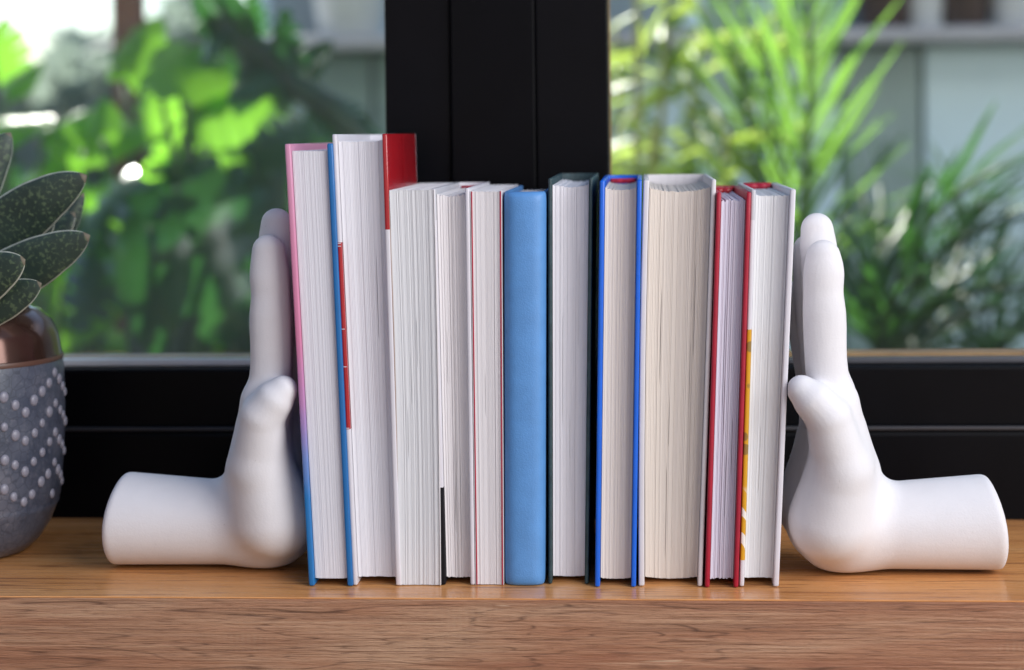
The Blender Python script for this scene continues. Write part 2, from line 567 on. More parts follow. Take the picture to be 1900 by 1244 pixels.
def book(label, xlb, xrb, xlt, xrt, ybot, ytop, th, depth, lmat, rmat, smat, pmat, hard=True, lbands=(), rbands=(),
         inset=0.0045, top_sq=4.0, bot_sq=4.0, bow=(0, 0), headband=None, hbr=0.0026, thr=None, flare=0.0, bulge=0.004, **kw):
    """corner pixels -> book standing on the shelf. th in mm, square (cover overhang) in mm"""
    p0, p1 = on_shelf(xlb, ybot), on_shelf(xrb, ybot)
    yf = (p0.y + p1.y) / 2
    p0, p1 = at(xlb, ybot, yf), at(xrb, ybot, yf)
    q0, q1 = at(xlt, ytop, yf), at(xrt, ytop, yf)
    H = (q0.z + q1.z) / 2
    th /= 1000; thr = th if thr is None else thr / 1000
    XL = lambda t: lerp(p0.x, q0.x, t) + bow[0] / 1000 * 4 * t * (1 - t)
    XR = lambda t: lerp(p1.x, q1.x, t) + bow[1] / 1000 * 4 * t * (1 - t)
    org = Vector(((p0.x + p1.x) / 2, yf + depth / 2, 0))
    root = empty("book", org, label, "book", "books standing in a row between the two hands")
    r = min(0.0009, th * .45)

    def board(name, f0, f1, mats, bands):
        ms, bs = [MC[mats]], []
        for (ya, yb, m) in bands:
            ms.append(MC[m])
            bs.append((at(xlb, yb, yf).z, at(xlb, ya, yf).z, len(ms) - 1))
        # band limits become extra rings
        zs = [b[0] for b in bs] + [b[1] for b in bs]
        v, f, mi = slab(f0, f1, yf, yf + depth, 0.0004, H, bs + [(z, z, 0) for z in zs], r, org, flare)
        me = mesh(name, v, f, ms, True, mi)
        return link_mesh(name, me, root)
    board("cover", XL, lambda t: XL(t) + th, lmat, lbands)
    board("cover", lambda t: XR(t) - thr, XR, rmat, rbands)
    # spine at the back, bulging away from the fore edge
    lv = [0.0006, 0.0016] + [H * k / 6 for k in range(1, 6)] + [H - 0.0012, H - 0.0002]
    rings = []
    NS = 9
    for z in lv:
        t = z / H
        a, b = XL(t) + 0.0003, XR(t) - 0.0003
        outer, inner = [], []
        for k in range(NS):
            u = k / (NS - 1)
            x = lerp(a, b, u); s = 1 - (2 * u - 1) ** 2
            y = yf + depth + 0.0003 + bulge * s
            outer.append(Vector((x, y + (0.0022 if hard else 0.0006), z)) - org)
            inner.append(Vector((x, y, z)) - org)
        rings.append(outer + inner[::-1])
    v, f = loft(rings)
    link_mesh("spine", mesh("spine", v, f, MC[smat], False), root)
    g = 0.00025
    ins = inset if hard else 0.0003
    tz = H - (top_sq if hard else 0.15) / 1000
    bz = (bot_sq if hard else 0.6) / 1000
    pl = lambda t: XL(t) + th + g
    pr = lambda t: XR(t) - thr - g
    if headband:
        m = MC[headband]
        for zz in (tz,):
            a, b = pl(zz / H) + .001, pr(zz / H) - .001
            pts = [Vector((lerp(a, b, k / 8), yf + depth - 0.004 + 0.001 * math.sin(k * 2), zz + hbr * 0.4)) - org for k in range(9)]
            v, f = tube(pts, [hbr] * 9, 8)
            link_mesh("headband", mesh("headband", v, f, m, True), root)
    page_block(pl, pr, yf + ins, yf + depth - 0.002, bz, tz, H, pmat, org, root, **kw)
    return root, org, yf, H, XL, XR, th, depth


def sheet(b, side, offset, thick, mat, z0=0.0006, dz=0.002, front=0.0012, name="endpaper"):
    """a coloured leaf standing just inside a cover"""
    root, org, yf, H, XL, XR, th, depth = b
    if side < 0: f0 = lambda t: XL(t) + offset; f1 = lambda t: XL(t) + offset + thick
    else: f0 = lambda t: XR(t) - offset - thick; f1 = lambda t: XR(t) - offset
    v, f, mi = slab(f0, f1, yf + front, yf + depth - 0.003, z0, H - dz, [], min(0.0002, thick * .4), org)
    link_mesh(name, mesh(name, v, f, MC[mat], False), root)


B1 = book("tall hardback with pink cover fading to blue and a blue right board",
          573, 655, 528, 617, 1089, 267, 3.4, 0.145, 'pink', 'blue1', 'pink', PW, ridge=1.0, conc=0.0, sag=0.0003,
          slits=0, jig=0.00015, inset=0.003, top_sq=4.2, bot_sq=4.4, groove=0.0003, thr=3.4)
B2 = book("tallest book, white with red stripe on its left edge and red-topped right cover",
          655, 744, 616, 718, 1088, 249, 2.6, 0.142, 'white', 'white', 'white', PW, lbands=[(450, 797, 'red')],
          rbands=[(200, 427, 'red')], ridge=1.25, conc=0.003, sag=0.0006, slits=1, jig=0.0003, top_sq=4.0, bot_sq=4.6, inset=0.004, thr=3.0, groove=0.00045)
# pale printed lines across the red stripe
for yy in (452, 457, 611, 681, 795):
    zc = at(650, yy, B2[2]).z; t = zc / B2[3]
    x0, x1 = B2[4](t), B2[4](t) + B2[6]
    me = box_mesh("cover_line", Vector((x0 + .0004, B2[2] - 0.00012, zc - 0.00022)) - B2[1], Vector((x1 - .0004, B2[2] + 0.0006, zc + 0.00022)) - B2[1], MC['white'])
    link_mesh("cover_line", me, B2[0])
B3 = book("thick grey-white paperback block with thin beige cover edge, beside the tall red-topped book",
          738, 818, 719, 806, 1088, 352, 0.7, 0.16, 'brownline', 'offwhite', 'white', PW2, hard=False, ridge=0.8, conc=0.0015,
          sag=0.0002, slits=4, jig=0.0003, bow=(1.2, 0.6), groove=0.0004)
B4 = book("white hardback whose left cover edge is black near the shelf",
          818, 881, 799, 871, 1087, 350, 2.9, 0.15, 'white', 'white', 'white', PW3, lbands=[(905, 1100, 'black'), (340, 409, 'greytab')],
          ridge=1.0, conc=0.003, sag=0.001, slits=4, jig=0.0006, headband='crimson', hbr=0.0011, top_sq=3.6, bot_sq=4.4, inset=0.0035, thr=2.6, groove=0.0006)
B5 = book("slim white paperback with thin dark red lines beside its pages",
          882, 935, 872, 931, 1087, 355, 0.5, 0.15, 'offwhite', 'offwhite', 'offwhite', PW3, hard=False, ridge=0.75,
          conc=0.001, sag=0.0002, slits=1, jig=0.00025, groove=0.0004)
sheet(B5, -1, 0.0006, 0.0007, 'endred', front=-0.0002, dz=0.0002)
sheet(B5, 1, 0.0006, 0.0006, 'endred', front=-0.0002, dz=0.0002)


def spine_book():
    xlb, xrb, xlt, xrt, ybot, ytop = 934, 1011, 933, 1013, 1089, 357
    yf = on_shelf(970, 1089).y
    p0, p1, q0, q1 = at(xlb, ybot, yf), at(xrb, ybot, yf), at(xlt, ytop, yf), at(xrt, ytop, yf)
    H = q0.z
    XL = lambda t: lerp(p0.x, q0.x, t); XR = lambda t: lerp(p1.x, q1.x, t)
    depth = 0.15
    org = Vector(((p0.x + p1.x) / 2, yf + depth / 2, 0))
    root = empty("book", org, "sky blue book turned with its plain rounded spine to the viewer", "book", "books standing in a row between the two hands")
    # spine: thick shell, rounded over its top and bottom edges
    lv = [0.0004, 0.0012, 0.003, 0.006, 0.011] + [0.011 + (H - 0.022) * k / 12 for k in range(1, 12)] + [H - 0.011, H - 0.006, H - 0.003, H - 0.0012, H]
    rings = []
    N = 17
    for z in lv:
        t = z / H
        dz = min(z, H - z); e = 0
        R = 0.0055
        if dz < R: e = (R - math.sqrt(max(0, R * R - (R - dz) ** 2))) * 0.55
        xa, xb = XL(t), XR(t)
        out, inn = [], []
        for k in range(N):
            a = math.pi * (1 - k / (N - 1))
            cx, hw = (xa + xb) / 2, (xb - xa) / 2 - e * .35
            ca, sa = math.cos(a), math.sin(a)
            x = cx + hw * math.copysign(abs(ca) ** 0.62, ca)
            y = yf + 0.0105 - (0.0105 - e) * sa ** 0.8
            out.append(Vector((x, y, z)) - org)
            inn.append(Vector((cx + (hw - .0022) * math.copysign(abs(ca) ** .62, ca), yf + 0.0125 - (0.0095 - e) * sa ** .8, z)) - org)
        rings.append(out + inn[::-1])
    v, f = loft(rings)
    link_mesh("spine", mesh("spine", v, f, MC['sky'], True), root)
    for f0, f1 in ((XL, lambda t: XL(t) + 0.0026), (lambda t: XR(t) - 0.0026, XR)):
        v, f, mi = slab(f0, f1, yf + 0.0130, yf + depth, 0.0004, H, [], 0.0009, org)
        link_mesh("cover", mesh("cover", v, f, MC['sky'], True), root)
    page_block(lambda t: XL(t) + .003, lambda t: XR(t) - .003, yf + 0.014, yf + depth - 0.004, 0.004, H - 0.003, H, PW3, org, root,
               slits=0, conc=-0.001, sag=0.0, rows=4)


spine_book()
B7 = book("dark teal cloth hardback with white pages, right of the sky blue book",
          1018, 1092, 1017, 1100, 1084, 331, 2.2, 0.15, 'teal', 'teal', 'teal', PW, ridge=0.85, conc=0.004, sag=0.0016,
          slits=3, jig=0.0004, top_sq=3.8, bot_sq=4.2, flare=0.0018, inset=0.0035, groove=0.0005)
B8 = book("bright cobalt blue hardback with beige pages and a red band inside the top",
          1104, 1180, 1113, 1191, 1090, 335, 2.9, 0.15, 'cobalt', 'cobalt', 'cobalt', PB, ridge=1.05, conc=0.003, sag=0.0015,
          slits=0, jig=0.0003, headband='endred', hbr=0.0016, top_sq=4.4, bot_sq=4.6, inset=0.004, thr=2.8, flare=0.001)
B9 = book("thickest book, off-white hardback with broad cream ribbed pages",
          1185, 1303, 1194, 1329, 1088, 334, 3.4, 0.16, 'offwhite', 'offwhite', 'offwhite', PC, ridge=1.1, conc=0.004, sag=0.0026,
          slits=5, jig=0.0003, top_sq=4.6, bot_sq=4.6, flare=0.0018, inset=0.0045, thr=2.7, bow=(-1.0, 0.2), groove=0.0006)
B10 = book("slim crimson hardback with loose lilac-white pages, second from the right",
           1308, 1370, 1330, 1394, 1091, 357, 2.7, 0.145, 'crimson', 'crimson', 'crimson', PL, ridge=1.5, conc=0.002, sag=0.0008,
           slits=6, jig=0.0009, headband='red', top_sq=4.4, bot_sq=4.6, inset=0.004, groove=0.0011, flare=0.0008)
B11 = book("white hardback with yellow flower pattern low on its left cover edge",
           1372, 1445, 1394, 1477, 1090, 352, 2.7, 0.155, 'white', 'white', 'white', PW2, lbands=[(612, 1040, 'flower'), (340, 409, 'greytab')],
           ridge=0.9, conc=0.003, sag=0.0006, slits=1, jig=0.0003, headband='crimson', top_sq=3.4, bot_sq=4.6, inset=0.004, thr=3.2, groove=0.0004)

# ------------------------------------------------------------------ hands (smooth-blended solids, then one surface each)
def rcone(P, a, b, r1, r2, ys=1.0):
    a = np.array(a, dtype=np.float32); b = np.array(b, dtype=np.float32)
    s = np.array([1, ys, 1], dtype=np.float32); a = a * s; b = b * s
    X, Y, Z = P[0], P[1] * np.float32(ys), P[2]
    ba = b - a
    l2 = float(ba @ ba); rr = r1 - r2; a2 = l2 - rr * rr; il2 = 1.0 / l2
    px, py, pz = X - a[0], Y - a[1], Z - a[2]
    y = px * ba[0] + py * ba[1] + pz * ba[2]
    z = y - l2
    qx, qy, qz = px * l2 - ba[0] * y, py * l2 - ba[1] * y, pz * l2 - ba[2] * y
    x2 = qx * qx + qy * qy + qz * qz
    y2 = y * y * l2; z2 = z * z * l2
    k = np.sign(rr) * rr * rr * x2
    d1 = np.sqrt(x2 + z2) * il2 - r2
    d2 = np.sqrt(x2 + y2) * il2 - r1
    d3 = (np.sqrt(x2 * a2 * il2) + y * rr) * il2 - r1
    return np.where(np.sign(z) * a2 * z2 > k, d1, np.where(np.sign(y) * a2 * y2 < k, d2, d3)).astype(np.float32)


def smin(a, b, k):
    h = np.maximum(k - np.abs(a - b), 0) / k
    return np.minimum(a, b) - h * h * k * np.float32(0.25)


def smax(a, b, k): return -smin(-a, -b, k)


def hand_field(P, tx=0.0, it=0.0, end=130.5, mt=-5.5):
    X, Y, Z = P
    YS = 1.32
    fingers = [
        [((28, -25, 100), 13.0), ((25, -26, 128), 12.3), ((24.4, -26.5, 154), 12.7), ((23.8, -26.5, 169), 11.7), ((24.2, -26.5, 181), 11.9), ((24.2, -26.5, 190 + it), 10.0)],
        [((29, -9, 104), 12.6), ((25.5, -9, 140), 11.6), ((24.4, -9, 166), 11.7), ((23.6, -9, 185), 11.2), ((22.9, -9, 200 + mt * .8), 10.8), ((22.2, -9, 211 + mt), 9.6)],
        [((28, 8, 103), 12.2), ((23.0, 8, 135), 11.2), ((20.8, 8, 160), 11.2), ((19.2, 8, 182), 10.4), ((18.4, 8, 195.5 + mt * .6), 9.2)],
        [((26, 24, 95), 11.2), ((20.5, 24, 120), 10.2), ((17.6, 24, 140), 10.2), ((15.3, 24, 155), 9.3), ((14.4, 24, 165), 8.2)],
    ]
    d = None
    k0 = int(np.searchsorted(Z[0, 0], 62.0))
    Q = [q[:, :, k0:] for q in P]
    for chain in fingers:
        f = None
        K = np.array([(*p, r) for p, r in chain]); m = len(K) - 1
        pts = []
        for t in np.linspace(0, m, 15):                      # smooth run of centres and radii along the finger
            i = min(int(t), m - 1); u = t - i
            p0, p1, p2, p3 = K[max(i - 1, 0)], K[i], K[i + 1], K[min(i + 2, m)]
            pts.append(0.5 * (2 * p1 + (p2 - p0) * u + (2 * p0 - 5 * p1 + 4 * p2 - p3) * u * u + (3 * p1 - p0 - 3 * p2 + p3) * u ** 3))
        for a, b in zip(pts[:-1], pts[1:]):
            c = rcone(Q, a[:3], b[:3], float(a[3]), float(b[3]), YS)
            f = c if f is None else np.minimum(f, c)
        d = f if d is None else smin(d, f, 1.2)
    full = np.full(X.shape, 99.0, np.float32); full[:, :, k0:] = d; d = full
    palm = None
    for a, b, r1, r2 in [((38, -10, 48), (31, -26, 104), 19, 13), ((38, -4, 48), (30, -9, 106), 20, 13.5),
                         ((36, 5, 46), (28, 8, 104), 20, 13), ((32, 12, 44), (26, 23, 97), 20, 12)]:
        c = rcone(P, a, b, r1, r2, 1.15)
        palm = c if palm is None else smin(palm, c, 8.0)
    palm = smin(palm, rcone(P, (40, 0, 28), (35, 0, 58), 25.5, 21), 10)
    palm = smin(palm, rcone(P, (26.5, -17, 34), (32, -25, 68), 23.5, 17), 8)      # ball of the thumb
    palm = smin(palm, rcone(P, (20, 21, 36), (25, 25, 72), 22, 14), 9)            # outer heel
    palm = smin(palm, rcone(P, (24, 2, 26), (30, 0, 24), 20, 22), 10)
    palm = smin(palm, rcone(P, (38, -13, 62), (32.5, -19, 86), 17.0, 14.5), 7)   # root of the thumb over the wrist
    d = smin(d, palm, 7.0)
    thumb = rcone(P, (29, -20, 35), (33.0, -30, 66), 23.5, 17.2)
    thumb = smin(thumb, rcone(P, (33.0, -30, 66), (24.8 + tx * .6, -40, 98), 17.2, 13.2), 4.0)
    thumb = smin(thumb, rcone(P, (24.8 + tx * .6, -40, 98), (16.0 + tx * .85, -42, 108), 13.4, 11.4), 1.0)
    thumb = smin(thumb, rcone(P, (16.0 + tx * .85, -42, 108), (9.4 + tx, -42, 114.2), 11.4, 8.6), 1.0)
    d = smin(d, thumb, 6.0)
    arm = rcone(P, (165, 3, 30.6), (40, 0, 26.5), 30.2, 24.6)
    cut = X - (end - 0.0042 * np.maximum(Z - 14, 0) ** 2)
    arm = smax(arm, cut.astype(np.float32), 5.0)
    d = smin(d, arm, 11.0)
    return smax(d, (-Z).astype(np.float32), 4.0)


def surface_nets(v, lo, h):
    s = v < 0
    nx, ny, nz = v.shape
    acc = np.zeros((nx - 1, ny - 1, nz - 1, 3), np.float32); cnt = np.zeros((nx - 1, ny - 1, nz - 1), np.float32)
    corners = [(i, j, k) for i in (0, 1) for j in (0, 1) for k in (0, 1)]
    sl = lambda c: (slice(c[0], nx - 1 + c[0]), slice(c[1], ny - 1 + c[1]), slice(c[2], nz - 1 + c[2]))
    for c in corners:
        for ax in range(3):
            if c[ax]: continue
            e = list(c); e[ax] = 1
            va, vb = v[sl(c)], v[sl(e)]
            m = (va < 0) != (vb < 0)
            t = np.where(m, va / np.where(m, va - vb, 1), 0).astype(np.float32)
            for q in range(3):
                acc[..., q] += np.where(m, (t if q == ax else c[q]), 0)
            cnt += m
    act = cnt > 0
    idx = -np.ones(act.shape, np.int64); ids = np.argwhere(act); idx[act] = np.arange(len(ids))
    V = (ids + acc[act] / cnt[act][:, None]) * h + np.array(lo)
    F = []
    for ax in range(3):
        a = [slice(None)] * 3; b = [slice(None)] * 3
        a[ax] = slice(0, -1); b[ax] = slice(1, None)
        ch = s[tuple(a)] != s[tuple(b)]
        o1, o2 = [q for q in range(3) if q != ax]
        pos = np.argwhere(ch)
        ok = (pos[:, o1] > 0) & (pos[:, o2] > 0) & (pos[:, o1] < v.shape[o1] - 1) & (pos[:, o2] < v.shape[o2] - 1)
        pos = pos[ok]
        ins = s[tuple(pos.T)]
        def cell(d1, d2):
            p = pos.copy(); p[:, o1] -= d1; p[:, o2] -= d2
            return idx[tuple(p.T)]
        q = np.stack([cell(1, 1), cell(0, 1), cell(0, 0), cell(1, 0)], 1)
        flip = ins if ax != 1 else ~ins
        q[~flip] = q[~flip][:, ::-1]
        F.append(q)
    return V, np.concatenate(F)


def relax(V, F, it=2, lam=0.5):
    e = np.concatenate([F[:, [0, 1]], F[:, [1, 2]], F[:, [2, 3]], F[:, [3, 0]]])
    e = np.concatenate([e, e[:, ::-1]])
    n = np.bincount(e[:, 0], minlength=len(V)).astype(float)
    for i in range(it):
        for l in (lam, -lam * 1.04):
            s = np.stack([np.bincount(e[:, 0], V[e[:, 1], q], len(V)) for q in range(3)], 1) / n[:, None]
            V = V + l * (s - V)
    return V


def plaster():
    t = NT("matt_white_plaster")
    v = t.coords()
    n = t.noise(v, 30, 4)
    specks = t.noise(v, 520, 2, 0.4)
    c = t.ramp(n, [(0.3, (0.66, 0.645, 0.66)), (0.7, (0.71, 0.695, 0.71))])
    c = t.mix(t.ramp(specks, [(0.76, 0.0), (0.79, 0.35)]), c, (0.35, 0.33, 0.33))
    t.set(color=c, rough=0.6, spec=0.35)
    t.bump(t.math('ADD', t.noise(v, 900, 3), t.math('MULTIPLY', t.noise(v, 130, 3), 0.8)), 0.22, 0.0006)
    return t.m


def build_hands():
    h = 1.25
    lo = np.array([-6.0, -62.0, -4.0])
    nx, ny, nz = int(150 / h), int(116 / h), int(230 / h)
    ax = [np.float32(lo[i]) + np.arange(n, dtype=np.float32) * np.float32(h) for i, n in enumerate((nx, ny, nz))]
    P = np.meshgrid(*ax, indexing='ij')
    mat = plaster()
    out = []
    for side, org, lean, label in (
        (1, at(1458, 700, 0.030) + Vector((-0.0004, 0.041, 0)), 0.0, "white hand bookend on the right, palm turned left against the flower-patterned white book"),
        (-1, at(553, 700, 0.036) + Vector((0.0062, 0.041, 0)), 0.018, "white hand bookend on the left, palm turned right against the pink and blue book")):
        V, Fc = surface_nets(hand_field(P) if side > 0 else hand_field(P, 5.5, 5.5, 133.0, 0.0), lo, h)
        V = relax(V, Fc, 12)
        V[:, 2] = np.maximum(V[:, 2], 0.0) + 0.3
        W = V / 1000
        W[:, 0] = W[:, 0] + lean * (W[:, 2] - 0.11) * (1 if side < 0 else -1)
        if side < 0:
            W[:, 0] = -W[:, 0]; Fc = Fc[:, ::-1]
        # the palm side rests flush against its neighbouring book
        b = B1 if side < 0 else B11
        tt = W[:, 2] / b[3]
        if side < 0: W[:, 0] = np.minimum(W[:, 0], np.array([b[4](t) for t in tt]) - 0.0003 - org.x)
        else: W[:, 0] = np.maximum(W[:, 0], np.array([b[5](t) for t in tt]) + 0.0003 - org.x)
        me = mesh("hand_bookend", W, Fc.tolist(), mat, True)
        o = link_mesh("hand_bookend", me, None, (org.x, org.y, 0.0))
        tag(o, label, "bookend", "white hand bookends")
        out.append(o)
    return out


build_hands()

# ------------------------------------------------------------------ pot and succulent
def pot_body_mat():
    t = NT("blue_grey_crackle_glaze")
    v = t.coords()
    n = t.noise(v, 38, 5, 0.6)
    c = t.ramp(n, [(0.3, (0.042, 0.050, 0.076)), (0.55, (0.078, 0.086, 0.116)), (0.75, (0.13, 0.132, 0.162))])
    vo = t.n('ShaderNodeTexVoronoi', feature='DISTANCE_TO_EDGE'); vo.inputs['Scale'].default_value = 170
    t.l(v, vo.inputs['Vector'])
    c = t.mix(t.ramp(vo.outputs['Distance'], [(0.02, 0.55), (0.07, 0.0)]), c, (0.03, 0.035, 0.05))
    fine = t.noise(v, 420, 3)
    c = t.mix(t.ramp(fine, [(0.55, 0.0), (0.75, 0.35)]), c, (0.22, 0.215, 0.24))
    t.set(color=c, rough=0.33, spec=0.5)
    t.bump(fine, 0.12, 0.0005)
    return t.m


def pot_collar_mat():
    t = NT("copper_lustre_glaze")
    v = t.coords()
    n = t.noise(v, 24, 4)
    t.set(color=t.ramp(n, [(0.3, (0.05, 0.024, 0.018)), (0.7, (0.125, 0.066, 0.05))]), metal=0.6, rough=t.ramp(n, [(0.3, 0.10), (0.7, 0.2)]))
    return t.m


def build_pot():
    cy = 0.118
    axis = at(-78, 1000, cy)
    sc = lambda px: px / (F_PX / (cy - CAM[1]))
    root = empty("plant_pot", (axis.x, cy, 0), "blue-grey ceramic pot with raised dots and a shiny copper collar", "plant pot")
    zf = lambda py: at(0, py, cy).z
    # radius seen at each height
    prof = [(60, 0.0), (110, 0.0), (132, 0.002), (154, 0.009), (173, 0.019), (184, 0.0285), (189, 0.0315), (188, 0.0327), (191, 0.035), (198, 0.062), (201.5, 0.09), (200, 0.118), (197, zf(662) - 0.001)]
    v, f = lathe([(sc(r), z) for r, z in prof], 128)
    body = link_mesh("body", mesh("body", v, f, pot_body_mat(), True), root)
    z0 = zf(662)
    cprof = [(197, z0 - 0.0006), (198.5, z0 + 0.0006), (197, z0 + .002), (191, zf(622)), (178, zf(596)), (156, zf(576)), (128, zf(566)), (112, zf(566)), (104, zf(571)), (104, zf(600))]
    v, f = lathe([(sc(r), z) for r, z in cprof], 128)
    link_mesh("collar", mesh("collar", v, f, pot_collar_mat(), True), root)
    v, f = lathe([(sc(199.2), z0 - 0.0022), (sc(200.3), z0 - 0.0008), (sc(199), z0 + 0.0008)], 128)
    link_mesh("rim_line", mesh("rim_line", v, f, paint("brown_glaze_line", (0.10, 0.05, 0.035), 0.35), True), root)
    soil = paint("potting_soil", (0.035, 0.024, 0.016), 0.95, 0.4, 1.0, 120)
    v, f = lathe([(sc(103.5), zf(585)), (0.004, zf(582))], 48, True)
    link_mesh("soil", mesh("soil", v, f, soil), root)
    # raised dots in zigzags
    t = NT("pale_bead_glaze")
    vv = t.coords()
    t.set(color=t.ramp(t.noise(vv, 500, 4), [(0.35, (0.16, 0.155, 0.195)), (0.65, (0.27, 0.265, 0.31))]), rough=0.35)
    bm = bmesh.new()
    bmesh.ops.create_uvsphere(bm, u_segments=14, v_segments=8, radius=1.0)
    bmesh.ops.delete(bm, geom=[x for x in bm.verts if x.co.x < -0.45], context='VERTS')
    bme = bpy.data.meshes.new("bead"); bm.to_mesh(bme); bm.free()
    bme.materials.append(t.m)
    for p in bme.polygons: p.use_smooth = True
    rad = [(z, sc(r)) for r, z in prof[8:]]
    step = math.radians(6.3)
    for row in range(5):
        for i in range(-18, 12):
            ph = i % 8
            zz = z0 - 0.009 - row * 0.0192 - (ph if ph <= 4 else 8 - ph) * 0.0052
            zz += random.uniform(-.0008, .0008)
            if zz < 0.038: continue
            a = math.radians(-58) + i * step + random.uniform(-.008, .008)
            r = np.interp(zz, [q[0] for q in rad], [q[1] for q in rad])
            o = link_mesh("bead", bme, root, (r * math.cos(a), r * math.sin(a), zz))
            s = 0.0031 * random.uniform(.86, 1.1)
            o.rotation_euler = (0, 0, a)
            o.scale = (s * .55, s * .95, s * 1.08)
    return root, axis


POT, POT_AXIS = build_pot()


def succulent():
    t = NT("speckled_succulent_leaf")
    v = t.coords('Object', (1, 1, 1))
    n = t.noise(t.coords('Object', (1, 0.8, 1)), 400, 2, 0.5, 0.5)
    big = t.noise(v, 30, 3)
    c = t.ramp(big, [(0.3, (0.018, 0.033, 0.026)), (0.7, (0.034, 0.058, 0.045))])
    c = t.mix(t.ramp(n, [(0.54, 0.0), (0.63, 0.75)]), c, (0.095, 0.14, 0.075))
    t.set(color=c, rough=0.5, spec=0.45)
    t.bump(n, 0.2, 0.0008)
    m_leaf = t.m
    m_edge = paint("pale_leaf_margin", (0.46, 0.48, 0.40), 0.45, 0.25, 0.2, 150)
    m_tip = paint("dry_leaf_tip", (0.14, 0.12, 0.08), 0.6, 0.25, 0.2, 150)
    root = empty("succulent_plant", (POT_AXIS.x, 0.118, 0.165), "dark green speckled succulent with thick tongue leaves in the dotted pot", "plant")
    org = Vector(root.location)
    # base point, bend point, tip point (pixels), depth at base and tip, breadth in pixels, turn of the blade
    L = [((-120, 560), (10, 400), (161, 326), .13, .112, 92, 10),
         ((-110, 570), (20, 490), (101, 400), .14, .135, 66, 0),
         ((-100, 575), (60, 500), (139, 394), .16, .165, 62, -10),
         ((-90, 575), (90, 520), (156, 357), .17, .185, 44, 20),
         ((-110, 590), (30, 500), (167, 437), .115, .095, 84, 6),
         ((-130, 590), (-40, 520), (47, 482), .08, .055, 78, 0),
         ((-110, 610), (-10, 570), (77, 526), .085, .068, 62, 0),
         ((-120, 540), (-60, 360), (20, 246), .14, .15, 74, 15),
         ((-140, 540), (-170, 380), (-150, 260), .12, .10, 80, 0),
         ((-160, 570), (-260, 470), (-330, 400), .12, .10, 80, 0)]
    for (b, c, e, yb, ye, br, tw) in L:
        A, Cc, E = at(*b, yb), at(*c, (yb + ye) / 2), at(*e, ye)
        NL = 40
        rings = []
        side_axis = Vector((0, 1, 0))
        for k in range(NL + 1):
            s = k / NL
            p = bez(A, Cc, E, s)
            d = (bez(A, Cc, E, min(1, s + .02)) - bez(A, Cc, E, max(0, s - .02))).normalized()
            w_dir = d.cross(Vector((0, 1, 0))).normalized()
            w_dir = (Matrix.Rotation(math.radians(tw), 3, d) @ w_dir)
            n_dir = d.cross(w_dir).normalized()
            prof = (0.82 + .18 * math.sin(math.pi * min(1, s * 1.3))) * (1 - max(0, (s - .62) / .38) ** 2.3) ** .72 if s < 1 else 0.0
            w = br * 1.24 / 2 / 2950 * max(prof, 0.015)
            th = min(w * .42, 0.0062)
            ring = []
            M = 20
            for q in range(M):
                a = 2 * math.pi * q / M
                cw = math.cos(a); sn = math.sin(a)
                ring.append(p + w_dir * (w * cw) + n_dir * (th * math.copysign(abs(sn) ** 1.15, sn) + 0.10 * w * cw * cw) - org)
            rings.append(ring)
        v, f = loft(rings)
        mi = []
        for k in range(NL):
            for q in range(20):
                mi.append(1 if q in (0, 19, 9, 10) else 0)
        for k in range(NL - 1, NL):
            for q in range(20): mi[k * 20 + q] = 2
        mi += [0, 2]
        link_mesh("leaf", mesh("leaf", v, f, [m_leaf, m_edge, m_tip], True, mi), root)


succulent()

# ------------------------------------------------------------------ the garden outside
GZ = -0.86      # ground below the sill


def leaf_mat(name, col, trans=0.45, rough=0.32, tcol=None):
    t = NT(name)
    v = t.coords('Object', (1, 1, 1))
    n = t.noise(v, 7, 4)
    oi = t.n('ShaderNodeObjectInfo')
    dark = tuple(c * .7 for c in col); lite = tuple(c * 1.35 for c in col)
    c = t.ramp(n, [(0.3, dark), (0.7, lite)])
    hs = t.n('ShaderNodeHueSaturation')
    t.l(t.math('ADD', t.math('MULTIPLY', oi.outputs['Random'], 0.6), 0.7), hs.inputs['Value'])
    t.l(c, hs.inputs['Color'])
    t.set(color=hs.outputs[0], rough=rough, spec=0.5)
    tr = t.n('ShaderNodeBsdfTranslucent')
    tc = tcol or (col[0] * 2.6, col[1] * 2.4, col[2] * 1.0)
    tr.inputs[0].default_value = (*[min(1, x) for x in tc], 1)
    mx = t.n('ShaderNodeMixShader'); mx.inputs[0].default_value = trans
    t.l(t.p.outputs[0], mx.inputs[1]); t.l(tr.outputs[0], mx.inputs[2]); t.l(mx.outputs[0], t.out.inputs[0])
    return t.m


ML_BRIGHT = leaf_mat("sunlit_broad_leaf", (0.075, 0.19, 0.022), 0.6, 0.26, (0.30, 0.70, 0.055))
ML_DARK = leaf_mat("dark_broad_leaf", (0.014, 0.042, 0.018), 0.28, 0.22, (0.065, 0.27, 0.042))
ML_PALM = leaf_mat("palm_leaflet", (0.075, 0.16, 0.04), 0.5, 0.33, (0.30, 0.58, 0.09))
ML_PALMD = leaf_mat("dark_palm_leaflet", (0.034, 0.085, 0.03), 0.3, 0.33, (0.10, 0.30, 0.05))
ML_BAM = leaf_mat("yellow_green_leaf", (0.17, 0.25, 0.045), 0.5, 0.35, (0.6, 0.78, 0.16))
M_STEM = paint("green_stem", (0.05, 0.10, 0.03), 0.45, 0.3, 0.3, 20)
M_STEMD = paint("dark_green_stem", (0.02, 0.045, 0.022), 0.45, 0.3, 0.3, 20)
M_CANE = paint("pale_yellow_cane", (0.30, 0.30, 0.12), 0.4, 0.3, 0.3, 20)
M_TRUNK = paint("brown_palm_stem", (0.13, 0.09, 0.05), 0.8, 0.4, 0.6, 20)


